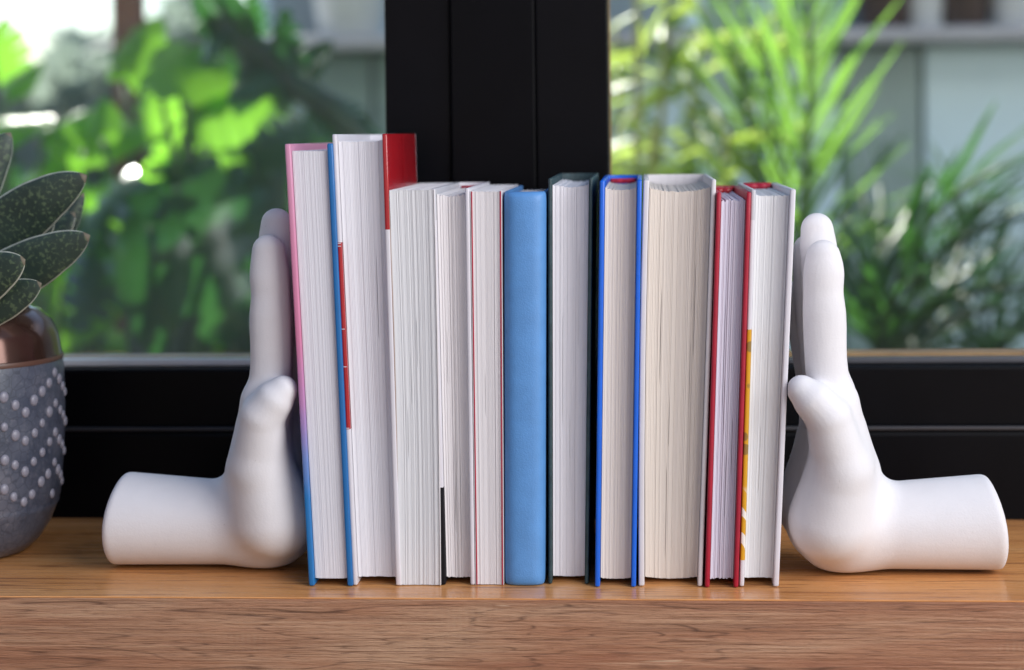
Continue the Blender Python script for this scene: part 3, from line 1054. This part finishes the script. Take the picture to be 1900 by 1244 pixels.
def blade_mesh(name, mat, n=5, width=0.09, droop=0.18, fold=0.35):
    """slim leaflet of length 1 along +Y, normal +Z"""
    V, Fc = [], []
    for k in range(n + 1):
        s = k / n
        w = width * .5 * (math.sin(math.pi * min(1, .12 + .88 * s)) ** .7 if s < 1 else 0.03) + .002
        z = -droop * s * s
        V += [(-w, s, z - w * fold), (0, s, z), (w, s, z - w * fold)]
    for k in range(n):
        a = k * 3
        Fc += [(a, a + 1, a + 4, a + 3), (a + 1, a + 2, a + 5, a + 4)]
    return mesh(name, V, Fc, mat, True)


def broad_mesh(name, mat, lobes=6, width=0.9, cuts=0.5, droop=0.25, heart=True):
    """broad leaf of length 1; cuts > 0 splits the margin into fingers"""
    V, Fc = [], []
    def half(s): return width * .5 * (math.sin(math.pi * (0.10 + .90 * s) ** .85) ** .75 if s < 1 else 0)
    def pt(s, u, side):
        w = half(min(max(s, 0), 1)) * u
        back = -0.16 * u * u * (1 - s) if heart else 0
        z = -droop * s * s - .22 * w * u + .03 * math.sin(9 * s) * u
        return (side * w, s + back + .10 * u * u * s * .5, z)
    N = lobes
    for side in (-1, 1):
        for i in range(N):
            s0, s1 = i / N, (i + 1) / N
            for (ua, ub, sh0, sh1) in ((0, .5, 0, 0), (.5, .8, cuts * .10, cuts * .30), (.8, 1.0, cuts * .30, cuts * .48)):
                def row(u, sh): return [pt(lerp(s0, s1, sh), u, side), pt(lerp(s0, s1, .5), u * (1.0 if u < 1 else 1.03), side), pt(lerp(s0, s1, 1 - sh), u, side)]
                a, b = row(ua, sh0), row(ub, sh1)
                n = len(V); V += a + b
                for k in range(2):
                    q = (n + k, n + k + 1, n + 4 + k, n + 3 + k)
                    Fc.append(q if side > 0 else q[::-1])
    me = mesh(name, V, Fc, mat, True)
    bm = bmesh.new(); bm.from_mesh(me); bmesh.ops.remove_doubles(bm, verts=bm.verts, dist=1e-5); bm.to_mesh(me); bm.free()
    return me


def orient(a, b, normal, width=1.0):
    """matrix taking the unit leaf to run from a to b with its upper face towards normal"""
    y = (b - a); L = y.length; y.normalize()
    z = (normal - y * normal.dot(y))
    if z.length < 1e-4: z = Vector((0.1, -1, .2)) - y * Vector((0.1, -1, .2)).dot(y)
    z.normalize(); x = y.cross(z)
    m = Matrix((x, y, z)).transposed().to_4x4()
    m = Matrix.Translation(a) @ m @ Matrix.Diagonal((L * width, L, L, 1))
    return m


LEAFLET = [blade_mesh("leaflet", ML_PALM, 5, .03, .25), blade_mesh("leaflet", ML_PALM, 5, .028, .45), blade_mesh("leaflet", ML_PALM, 5, .038, .14)]
LEAFLET_D = [blade_mesh("leaflet", ML_PALMD, 5, .055, .25), blade_mesh("leaflet", ML_PALMD, 5, .045, .42), blade_mesh("leaflet", ML_PALMD, 5, .065, .15)]
BAMLEAF = [blade_mesh("leaf", ML_BAM, 4, .16, .2), blade_mesh("leaf", ML_BAM, 4, .13, .35)]


def palm(base, label, fronds, kit, stem_mat, group):
    """fronds: (bend point, tip point, leaflet length, pairs)"""
    root = empty("palm_plant", base, label, "palm", group)
    cr = fronds[0][3]
    for (crown, bend, tip, _c, ll, n) in fronds:
        pts = [bez(crown, bend, tip, k / 14) - base for k in range(15)]
        pts = [Vector((0, 0, 0)) + (crown - base) * 0 + p for p in pts]
        low = [(crown - base) * (k / 4) for k in range(4)]
        v, f = tube(low + pts, [0.012, .011, .010, .009] + [0.008 * (1 - .8 * k / 14) for k in range(15)], 6)
        fr = link_mesh("frond", mesh("frond", v, f, stem_mat, True), root)
        for k in range(n):
            s = .10 + .88 * (k + random.uniform(-.2, .2)) / n
            p = bez(crown, bend, tip, s); d = (bez(crown, bend, tip, min(1, s + .03)) - bez(crown, bend, tip, s - .03)).normalized()
            for side in (-1, 1):
                if random.random() < .16: continue
                up = Vector((0, 0, 1)); sd = d.cross(up)
                if sd.length < .2: sd = d.cross(Vector((0, 1, 0)))
                sd.normalize(); nn = sd.cross(d).normalized()
                if nn.z < 0: nn = -nn
                fan = lerp(1.0, .45, s)
                dirv = (d * random.uniform(.95, 1.5) + sd * side * fan * random.uniform(.6, 1.1) + nn * random.uniform(-.15, .5)).normalized()
                L = ll * (math.sin(math.pi * (.15 + .8 * s)) ** .6) * random.uniform(.7, 1.25)
                o = link_mesh("leaflet", random.choice(kit), fr)
                o.matrix_local = orient(p - base, p - base + dirv * L, nn + Vector((random.uniform(-.4, .4), random.uniform(-.4, .4), .2)), random.uniform(.8, 1.25))
    return root


def fr(c, b, t, ll, n, yc, yb, yt):
    C0 = at(*c, yc)
    return (C0, at(*b, yb), at(*t, yt), C0, ll, n)


base = at(1440, 700, 1.55); base.z = GZ
palm(base, "bright green feathery palm outside the right pane, nearest the mullion",
     [fr((1440, 660), (1530, 330), (1490, -160), .20, 28, 1.55, 1.5, 1.45),
      fr((1440, 660), (1420, 300), (1330, -40), .16, 21, 1.55, 1.6, 1.7),
      fr((1440, 660), (1540, 460), (1650, 260), .14, 17, 1.55, 1.7, 1.9),
      fr((1440, 660), (1370, 460), (1300, 230), .13, 13, 1.55, 1.6, 1.6),
      fr((1445, 660), (1450, 250), (1390, -160), .19, 21, 1.55, 1.7, 1.75),
      ],
     LEAFLET, M_STEM, "feathery palms in the garden")
base = at(1680, 720, 1.45); base.z = GZ
palm(base, "dark green arching palm at the right edge, behind the right hand",
     [fr((1650, 690), (1640, 380), (1890, 300), .17, 21, 1.45, 1.45, 1.35),
      fr((1650, 690), (1690, 400), (1960, 400), .16, 20, 1.45, 1.4, 1.35),
      fr((1650, 690), (1720, 500), (1970, 540), .15, 17, 1.45, 1.45, 1.3),
      fr((1650, 690), (1580, 480), (1680, 400), .13, 14, 1.45, 1.5, 1.6),
      fr((1650, 690), (1570, 540), (1500, 440), .12, 12, 1.45, 1.5, 1.7),
      fr((1650, 690), (1600, 580), (1720, 500), .13, 12, 1.45, 1.35, 1.3),
      fr((1650, 700), (1760, 610), (1880, 640), .13, 12, 1.45, 1.5, 1.5),
      fr((1650, 700), (1900, 360), (1700, 330), .12, 16, 1.45, 1.7, 1.6),
      fr((1660, 700), (1830, 480), (1990, 640), .13, 15, 1.45, 1.5, 1.45),
      fr((1650, 700), (1780, 560), (1840, 520), .12, 12, 1.45, 1.55, 1.6)],
     LEAFLET_D, M_STEMD, "feathery palms in the garden")


base = at(1850, 720, 2.0); base.z = GZ
palm(base, "mid-green bushy palm low in the right corner, behind the dark arching palm",
     [fr((1830, 700), (1800, 520), (1650, 430), .17, 17, 2.0, 2.0, 1.9),
      fr((1830, 700), (1850, 480), (1990, 380), .17, 17, 2.0, 2.0, 2.0),
      fr((1830, 700), (1780, 600), (1620, 580), .16, 15, 2.0, 2.05, 2.1),
      fr((1830, 700), (1900, 560), (2040, 540), .17, 15, 2.0, 1.95, 1.9),
      fr((1830, 700), (1830, 560), (1800, 420), .15, 14, 2.0, 2.1, 2.2),
      fr((1830, 700), (1870, 600), (1950, 600), .15, 12, 2.0, 1.9, 1.8)],
     LEAFLET_D, M_STEMD, "feathery palms in the garden")


def cane_plant(base, label, canes, nleaf, group):
    root = empty("cane_plant", base, label, "plant", group)
    for (a, b) in canes:
        A, E = a, b
        mid = (A + E) / 2 + Vector((random.uniform(-.02, .02), random.uniform(-.03, .03), 0))
        pts = [bez(A, mid, E, k / 10) - base for k in range(11)]
        g0 = Vector((A.x - base.x, A.y - base.y, 0)) * .4
        v, f = tube([g0] + pts, [.008] + [.0075 * (1 - .05 * k) for k in range(11)], 6)
        st = link_mesh("cane", mesh("cane", v, f, M_CANE, True), root)
        for k in range(nleaf):
            s = random.uniform(.05, 1)
            p = bez(A, mid, E, s)
            ang = random.uniform(0, 6.28)
            d = Vector((math.cos(ang), math.sin(ang) * .7, random.uniform(-.5, .9))).normalized()
            L = random.uniform(.07, .15)
            o = link_mesh("leaf", random.choice(BAMLEAF), st)
            o.matrix_local = orient(p - base, p - base + d * L, Vector((random.uniform(-1, 1), random.uniform(-1, 1), 1)), random.uniform(.9, 1.4))
    return root


base = at(1230, 700, 1.75); base.z = GZ
cane_plant(base, "yellow-green leafy canes right beside the mullion in the right pane",
           [(at(1165, 700, 1.7), at(1180, -60, 1.6)), (at(1190, 700, 1.8), at(1245, -80, 1.8)), (at(1230, 700, 1.75), at(1290, 60, 1.9)),
            (at(1150, 700, 1.9), at(1140, 40, 1.95)), (at(1270, 700, 1.7), at(1350, 250, 1.6)), (at(1215, 700, 1.6), at(1210, 240, 1.5)), (at(1320, 700, 1.85), at(1390, 60, 1.95))], 40, None)

BROAD = [broad_mesh("leaf", ML_BRIGHT, 6, 1.1, .10, .2), broad_mesh("leaf", ML_BRIGHT, 5, 1.0, .28, .25)]
BROAD_D = [broad_mesh("leaf", ML_DARK, 6, .95, .45, .25), broad_mesh("leaf", ML_DARK, 6, .75, .0, .35), broad_mesh("leaf", ML_DARK, 5, .85, .7, .3)]


def broad_plant(base, label, leaves, kit, stem, group):
    """leaves: (base px, tip px, Y base, Y tip, width, facing)"""
    root = empty("broad_leaf_plant", base, label, "plant", group)
    for (a, b, ya, yb, w, nrm) in leaves:
        A, E = at(*a, ya), at(*b, yb)
        foot = base + Vector((random.uniform(-.05, .05), random.uniform(-.05, .05), 0))
        mid = Vector((lerp(foot.x, A.x, .35), lerp(foot.y, A.y, .35), lerp(foot.z, A.z, .8)))
        pts = [bez(foot, mid, A, k / 10) - base for k in range(11)]
        v, f = tube(pts, [.010 - .0006 * k for k in range(11)], 6)
        st = link_mesh("stalk", mesh("stalk", v, f, stem, True), root)
        o = link_mesh("leaf", random.choice(kit), st)
        o.matrix_local = orient(A - base, E - base, Vector(nrm), w * 1.25)
    return root


CAMN = (0.05, -1.0, 0.35)
base = at(360, 900, 1.5); base.z = GZ
broad_plant(base, "bright sunlit plant with split leaves in the middle of the left pane",
            [((345, 215), (285, 70), 1.5, 1.55, .9, (-.3, -.9, .5)), ((350, 190), (500, 130), 1.5, 1.5, .95, (.2, -.9, .4)),
             ((300, 190), (290, 300), 1.48, 1.5, .55, (.0, -1, .2)), ((385, 272), (452, 290), 1.5, 1.5, .5, (.1, -.8, .6)),
             ((380, 320), (445, 345), 1.52, 1.5, .4, (.1, -.8, .6)), ((190, 260), (185, 180), 1.6, 1.62, .6, (-.2, -1, .3)),
             ((440, 230), (490, 90), 1.65, 1.7, .7, (-.1, -1, .3)), ((230, 150), (280, 30), 1.7, 1.7, .7, (-.2, -1, .4))],
            BROAD, M_STEM, "broad-leaved plants in the garden")
base = at(40, 900, 1.6); base.z = GZ
broad_plant(base, "sunlit broad-leaved plant at the far left edge behind the succulent",
            [((10, 170), (70, 110), 1.6, 1.6, .6, (-.3, -.8, .6)), ((-30, 240), (80, 205), 1.55, 1.5, .45, (-.1, -.7, .8)),
             ((80, 250), (170, 190), 1.6, 1.65, .35, (-.2, -.8, .6)), ((-20, 60), (30, 170), 1.7, 1.7, .7, (-.2, -1, .3)),
             ((40, 340), (150, 260), 1.7, 1.7, .5, (-.2, -.5, 1.0)), ((120, 520), (200, 420), 1.5, 1.45, .6, (.1, -1, .4)),
             ((100, 480), (130, 590), 1.5, 1.5, .6, (.1, -1, .4))],
            BROAD, M_STEM, "broad-leaved plants in the garden")
base = at(300, 900, 1.35); base.z = GZ
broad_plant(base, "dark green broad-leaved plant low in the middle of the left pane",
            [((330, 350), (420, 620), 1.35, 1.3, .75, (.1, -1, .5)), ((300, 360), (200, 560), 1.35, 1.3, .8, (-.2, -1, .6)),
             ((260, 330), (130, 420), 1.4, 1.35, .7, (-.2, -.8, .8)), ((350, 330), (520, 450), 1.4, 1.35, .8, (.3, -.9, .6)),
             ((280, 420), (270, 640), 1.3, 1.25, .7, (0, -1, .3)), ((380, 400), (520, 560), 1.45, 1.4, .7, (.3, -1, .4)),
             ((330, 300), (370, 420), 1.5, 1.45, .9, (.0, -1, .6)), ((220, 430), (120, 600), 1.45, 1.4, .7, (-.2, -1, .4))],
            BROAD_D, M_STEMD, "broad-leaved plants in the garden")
base = at(560, 900, 1.6); base.z = GZ
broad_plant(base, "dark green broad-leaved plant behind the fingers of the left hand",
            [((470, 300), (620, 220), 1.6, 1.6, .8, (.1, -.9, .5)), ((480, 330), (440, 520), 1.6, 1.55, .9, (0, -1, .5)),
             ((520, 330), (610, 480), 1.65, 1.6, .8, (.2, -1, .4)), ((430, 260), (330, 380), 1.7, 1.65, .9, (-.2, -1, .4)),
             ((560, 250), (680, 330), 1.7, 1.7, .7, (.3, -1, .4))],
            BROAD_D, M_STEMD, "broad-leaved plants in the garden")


def scatter(n, x0, x1, y0, y1, d0, d1, l0, l1):
    out = []
    for k in range(n):
        px, py = random.uniform(x0, x1), random.uniform(y0, y1); Y = random.uniform(d0, d1)
        a = random.uniform(-2.6, 0.5); L = random.uniform(l0, l1)
        out.append(((px, py), (px + L * math.cos(a), py - L * math.sin(a)), Y, Y + random.uniform(-.06, .06), random.uniform(.5, .9),
                    (random.uniform(-.7, .7), -random.uniform(.3, 1), random.uniform(.0, 1.0))))
    return out


base = at(200, 900, 1.75); base.z = GZ
broad_plant(base, "leafy mid-green plant with many small leaves around the brown post",
            scatter(30, 60, 440, 200, 640, 1.6, 1.9, 60, 150), BROAD, M_STEM, "broad-leaved plants in the garden")
base = at(540, 900, 1.85); base.z = GZ
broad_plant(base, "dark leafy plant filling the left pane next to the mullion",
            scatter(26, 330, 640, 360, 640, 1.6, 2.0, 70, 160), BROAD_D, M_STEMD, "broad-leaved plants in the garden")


def hanging_stem():
    base = at(690, 275, 1.4)
    foot = base.copy(); foot.z = GZ
    root = empty("climbing_plant", foot, "thick dark stem leaning left to a leafy top, beside the mullion", "plant")
    pts = [foot, at(720, 500, 1.4), at(690, 275, 1.4), at(620, 205, 1.4), at(550, 160, 1.42), at(490, 95, 1.45), at(430, 60, 1.45), at(380, 20, 1.45)]
    v, f = tube([p - foot for p in pts], [.02, .019, .018, .018, .017, .016, .014, .01], 8)
    st = link_mesh("stem", mesh("stem", v, f, M_STEMD, True), root)
    for k in range(26):
        s = random.uniform(4.2, 7) if k < 20 else random.uniform(2.5, 5)
        i = min(6, int(s)); p = pts[i].lerp(pts[i + 1], s - i)
        d = Vector((random.uniform(-1, 1), random.uniform(-.6, .6), random.uniform(-1, 1))).normalized()
        o = link_mesh("leaf", random.choice(BROAD_D), root)
        o.matrix_local = orient(p - foot, p - foot + d * random.uniform(.05, .09), Vector((random.uniform(-.5, .5), -1, .5)), .8)


hanging_stem()

# pots, planter wall, post, house
M_TERRA = paint("terracotta", (0.28, 0.13, 0.07), 0.85, 0.25, 0.4, 25)
M_WHITEPOT = paint("white_glazed_pot", (0.72, 0.73, 0.75), 0.4, 0.06, 0.1, 25)
M_DARKPOT = paint("brown_plastic_pot", (0.085, 0.055, 0.045), 0.5, 0.2, 0.1, 25)
M_SOIL = paint("garden_soil", (0.045, 0.032, 0.022), 0.95, 0.4, 1.0, 60)


def garden_pot(c, r, hgt, mat, label, group):
    root = empty("garden_pot", c, label, "pot", group)
    pr = [(r * .62, 0), (r * .7, 0.002), (r * .93, hgt * .8), (r * .94, hgt * .82), (r, hgt * .83), (r * 1.02, hgt * .98), (r, hgt), (r * .9, hgt), (r * .86, hgt * .85)]
    v, f = lathe(pr, 40)
    link_mesh("body", mesh("body", v, f, mat, True), root)
    v, f = lathe([(r * .87, hgt * .87), (.003, hgt * .9)], 32, True)
    link_mesh("soil", mesh("soil", v, f, M_SOIL), root)
    return root


def structure(name, lo, hi, mat, bevel=0.004, parent=None, kind="structure"):
    c = Vector(((lo[0] + hi[0]) / 2, (lo[1] + hi[1]) / 2, lo[2]))
    me = box_mesh(name, Vector(lo) - c, Vector(hi) - c, mat, bevel)
    o = link_mesh(name, me, parent, c)
    if parent is None: o["kind"] = kind
    return o


# ground
def ground_mat():
    t = NT("mossy_earth")
    v = t.coords()
    n = t.noise(v, 3.0, 7, 0.65)
    t.set(color=t.ramp(n, [(0.3, (0.05, 0.04, 0.028)), (0.5, (0.045, 0.07, 0.025)), (0.75, (0.075, 0.11, 0.04))]), rough=0.95)
    t.bump(n, 0.8, 0.02)
    return t.m


def build_ground():
    V, Fc = [], []
    n = 48
    for j in range(n + 1):
        for i in range(n + 1):
            u, w = (i / n * 2 - 1), (j / n * 2 - 1)
            x, y = 150 * u * abs(u) ** 1.5, 150 * w * abs(w) ** 1.5
            V.append((x, y, 0.03 * math.sin(x * 1.7) * math.cos(y * 1.3)))
    for j in range(n):
        for i in range(n):
            a = j * (n + 1) + i
            Fc.append((a, a + 1, a + n + 2, a + n + 1))
    o = link_mesh("ground", mesh("ground", V, Fc, ground_mat(), True), None, (0, 0, GZ))
    o["kind"] = "structure"


build_ground()

# low planter wall carrying pots
M_STONE = paint("grey_planter_stone", (0.30, 0.29, 0.27), 0.85, 0.2, 0.6, 12)
pl_z = -0.085
wall = structure("planter_wall", (-1.1, 1.18, GZ), (-0.02, 1.42, pl_z), M_STONE, 0.008)
del wall["kind"]
tag(wall, "low grey planter wall under the left pane carrying two garden pots", "wall")
p = at(412, 640, 1.25); garden_pot(Vector((p.x, 1.27, pl_z)), .042, .075, M_TERRA, "small terracotta pot low behind the left hand", "garden pots on the low wall")
p = at(585, 640, 1.25); garden_pot(Vector((p.x, 1.30, pl_z)), .085, .125, M_WHITEPOT, "white glazed pot low behind the left hand and the pink book", "garden pots on the low wall")
p = at(150, 640, 1.25); garden_pot(Vector((p.x, 1.30, pl_z)), .05, .07, M_TERRA, "terracotta pot low behind the dotted ceramic pot", "garden pots on the low wall")

p0, p1 = at(214, 100, 1.95), at(266, 100, 1.95)
post = empty("wooden_post", ((p0.x + p1.x) / 2, 1.95, GZ), "reddish brown wooden post among the plants in the left pane", "post")
hw = (p1.x - p0.x) / 2
M_POST = paint("red_brown_post", (0.17, 0.075, 0.05), 0.7, 0.3, 0.4, 9)
link_mesh("shaft", box_mesh("shaft", (-hw, -hw, 0), (hw, hw, 2.4), M_POST, 0.006), post)
link_mesh("beam", box_mesh("beam", (-hw * .8, -hw - .9, 2.405), (hw * .8, hw + .3, 2.52), M_POST, 0.006), post)


def build_house():
    YH = 2.7
    root = empty("garden_house", (0.5, YH, GZ), "pale blue-grey garden house with a window ledge full of pots, beyond the plants", "house")
    org = Vector(root.location)
    M_WALL = paint("pale_blue_wall", (0.66, 0.82, 0.96), 0.6, 0.06, 0.1, 6)
    M_PANEL = paint("pale_panel", (0.68, 0.84, 0.97), 0.5, 0.05, 0.1, 5)
    M_TEAL = paint("grey_green_panel", (0.27, 0.37, 0.38), 0.4, 0.12, 0.1, 5)
    M_LEDGE = paint("lilac_grey_ledge", (0.50, 0.48, 0.52), 0.6, 0.08, 0.1, 8)
    M_TRIM = paint("dark_trim", (0.07, 0.085, 0.09), 0.5, 0.15, 0.1, 8)

    def bx(name, lo, hi, mat, bevel=.004):
        return link_mesh(name, box_mesh(name, Vector(lo) - org, Vector(hi) - org, mat, bevel), root)
    zl = at(1800, 82, YH).z; zh = at(1800, 56, YH).z
    x0, x1 = at(470, 100, YH).x, 4.2
    xs = [x0] + [at(px, 200, YH).x for px in (690, 1000, 1290, 1420, 1560, 1712)] + [at(2100, 200, YH).x, x1]
    mats = [M_TEAL, M_TEAL, M_WALL, M_PANEL, M_WALL, M_TEAL, M_PANEL, M_WALL]
    for i in range(len(xs) - 1):
        bx("wall_panel", (xs[i] + .004, YH + (.004 if i % 2 else 0), GZ), (xs[i + 1] - .004, YH + .12, zl - .001), mats[i])
        bx("panel_joint", (xs[i + 1] - .0035, YH + .03, GZ), (xs[i + 1] + .0035, YH + .1, zl - .002), M_TRIM, 0)
    bx("window_ledge", (x0 - .02, YH - .16, zl), (x1, YH + .13, zh), M_LEDGE, .006)
    # glazed band above the ledge
    for i in range(len(xs) - 1):
        bx("window_frame", (xs[i] - .02, YH + .06, zh + .001), (xs[i] + .02, YH + .12, 1.0), M_WALL)
        bx("window_pane", (xs[i] + .021, YH + .085, zh + .001), (xs[i + 1] - .021, YH + .095, 1.0), paint("house_glass", (0.30, 0.37, 0.41), 0.08, 0.1, 0, 4), 0)
    bx("lintel", (x0 - .02, YH + .02, 1.001), (x1, YH + .14, 1.1), M_WALL)
    bx("roof", (x0 - .15, YH - .15, 1.102), (x1, YH + 2.0, 1.17), M_TRIM)
    bx("side_wall", (x0, YH + .145, GZ), (x0 + .12, YH + 1.9, 1.1), M_WALL)
    for px, mat, r, h, lab in ((1640, M_DARKPOT, .062, .14, "brown pot on the house ledge, left of the white one"),
                               (1716, M_WHITEPOT, .045, .15, "white pot on the house ledge between two brown pots"),
                               (1792, M_DARKPOT, .058, .14, "brown pot on the house ledge, right of the white one"),
                               (1880, M_WHITEPOT, .055, .15, "white pot on the house ledge at the top right corner"),
                               (650, M_WHITEPOT, .085, .17, "white pot on the house ledge left of the mullion"),):
        p = at(px, 50, YH - .07)
        garden_pot(Vector((p.x, YH - .075, zh + .0005)), r, h, mat, lab, "pots on the house ledge")


build_house()


def hedge():
    """far-off mass of leaves behind the left pane's plants"""
    bmv, bmf = [], []
    for k in range(5200):
        px = random.uniform(-350, 640); Y = random.uniform(2.1, 2.55)
        top = 330 + 70 * math.sin(px * .013) + 40 * math.sin(px * .041)
        py = random.uniform(top, 760)
        p = at(px, py, Y)
        d = Vector((random.uniform(-1, 1), random.uniform(-.8, .8), random.uniform(-1, 1))).normalized() * random.uniform(.03, .07)
        w = d.cross(Vector((random.uniform(-1, 1), random.uniform(-1, 1), random.uniform(-1, 1)))).normalized() * d.length * .3
        n = len(bmv)
        bmv += [p - d, p + w, p + d, p - w]
        bmf.append((n, n + 1, n + 2, n + 3))
    o = link_mesh("hedge", mesh("hedge", bmv, bmf, ML_DARK), None)
    tag(o, "dense dark green hedge behind the broad-leaved plants in the left pane", "hedge", kind="stuff")


hedge()


def far_trees():
    ml = leaf_mat("far_hazed_leaf", (0.15, 0.18, 0.17), 0.45, 0.5, (0.36, 0.44, 0.36))  # haze put into the leaf colour, greyed and paled
    bmv, bmf = [], []
    for k in range(9000):
        px = random.uniform(-500, 620); Y = random.uniform(4.0, 5.5)
        top = 60 + 60 * math.sin(px * .009 + 1) + 35 * math.sin(px * .031)
        py = random.uniform(0, 1) ** 0.8 * 520 + top
        p = at(px, py, Y)
        d = Vector((random.uniform(-1, 1), random.uniform(-.8, .8), random.uniform(-1, 1))).normalized() * random.uniform(.06, .14)
        w = d.cross(Vector((random.uniform(-1, 1), random.uniform(-1, 1), random.uniform(-1, 1)))).normalized() * d.length * .35
        n = len(bmv)
        bmv += [p - d, p + w, p + d, p - w]
        bmf.append((n, n + 1, n + 2, n + 3))
    o = link_mesh("shrubbery", mesh("shrubbery", bmv, bmf, ml), None)
    tag(o, "far grey-green mass of leaves below the bright sky at the top left", "shrubbery", kind="stuff")


far_trees()

# unseen wall and overhang above the window, added to block direct sun
M_HOUSE = paint("white_house_wall", (0.62, 0.60, 0.58), 0.8, 0.05, 0.2, 8)
structure("wall", (-3.0, Y_FACE - 0.02, 0.9215), (3.0, Y_FACE + 0.12, 1.7), M_HOUSE)
structure("sun_blocking_eave", (-3.0, Y_FACE + 0.1215, 0.93), (3.0, 1.12, 0.98), M_HOUSE)
M_ROOM = paint("unseen_room_plaster", (0.36, 0.325, 0.315), 0.85, 0.04, 0.2, 6)
structure("wall", (-2.2, -3.3, GZ - 0.05), (3.2, -3.18, 1.7), M_ROOM)  # unseen back wall, added to cut low sky light from behind the camera
structure("wall", (-2.2, -3.175, GZ - 0.05), (-2.08, Y_FACE - 0.03, 1.7), M_ROOM)  # unseen side wall, added to shade the left hand from the sky
structure("floor", (-2.07, -3.175, GZ - 0.05), (3.2, Y_FACE - 0.03, GZ + 0.06), paint("brown_floor", (0.20, 0.12, 0.07), 0.5, 0.2, 0.1, 8))
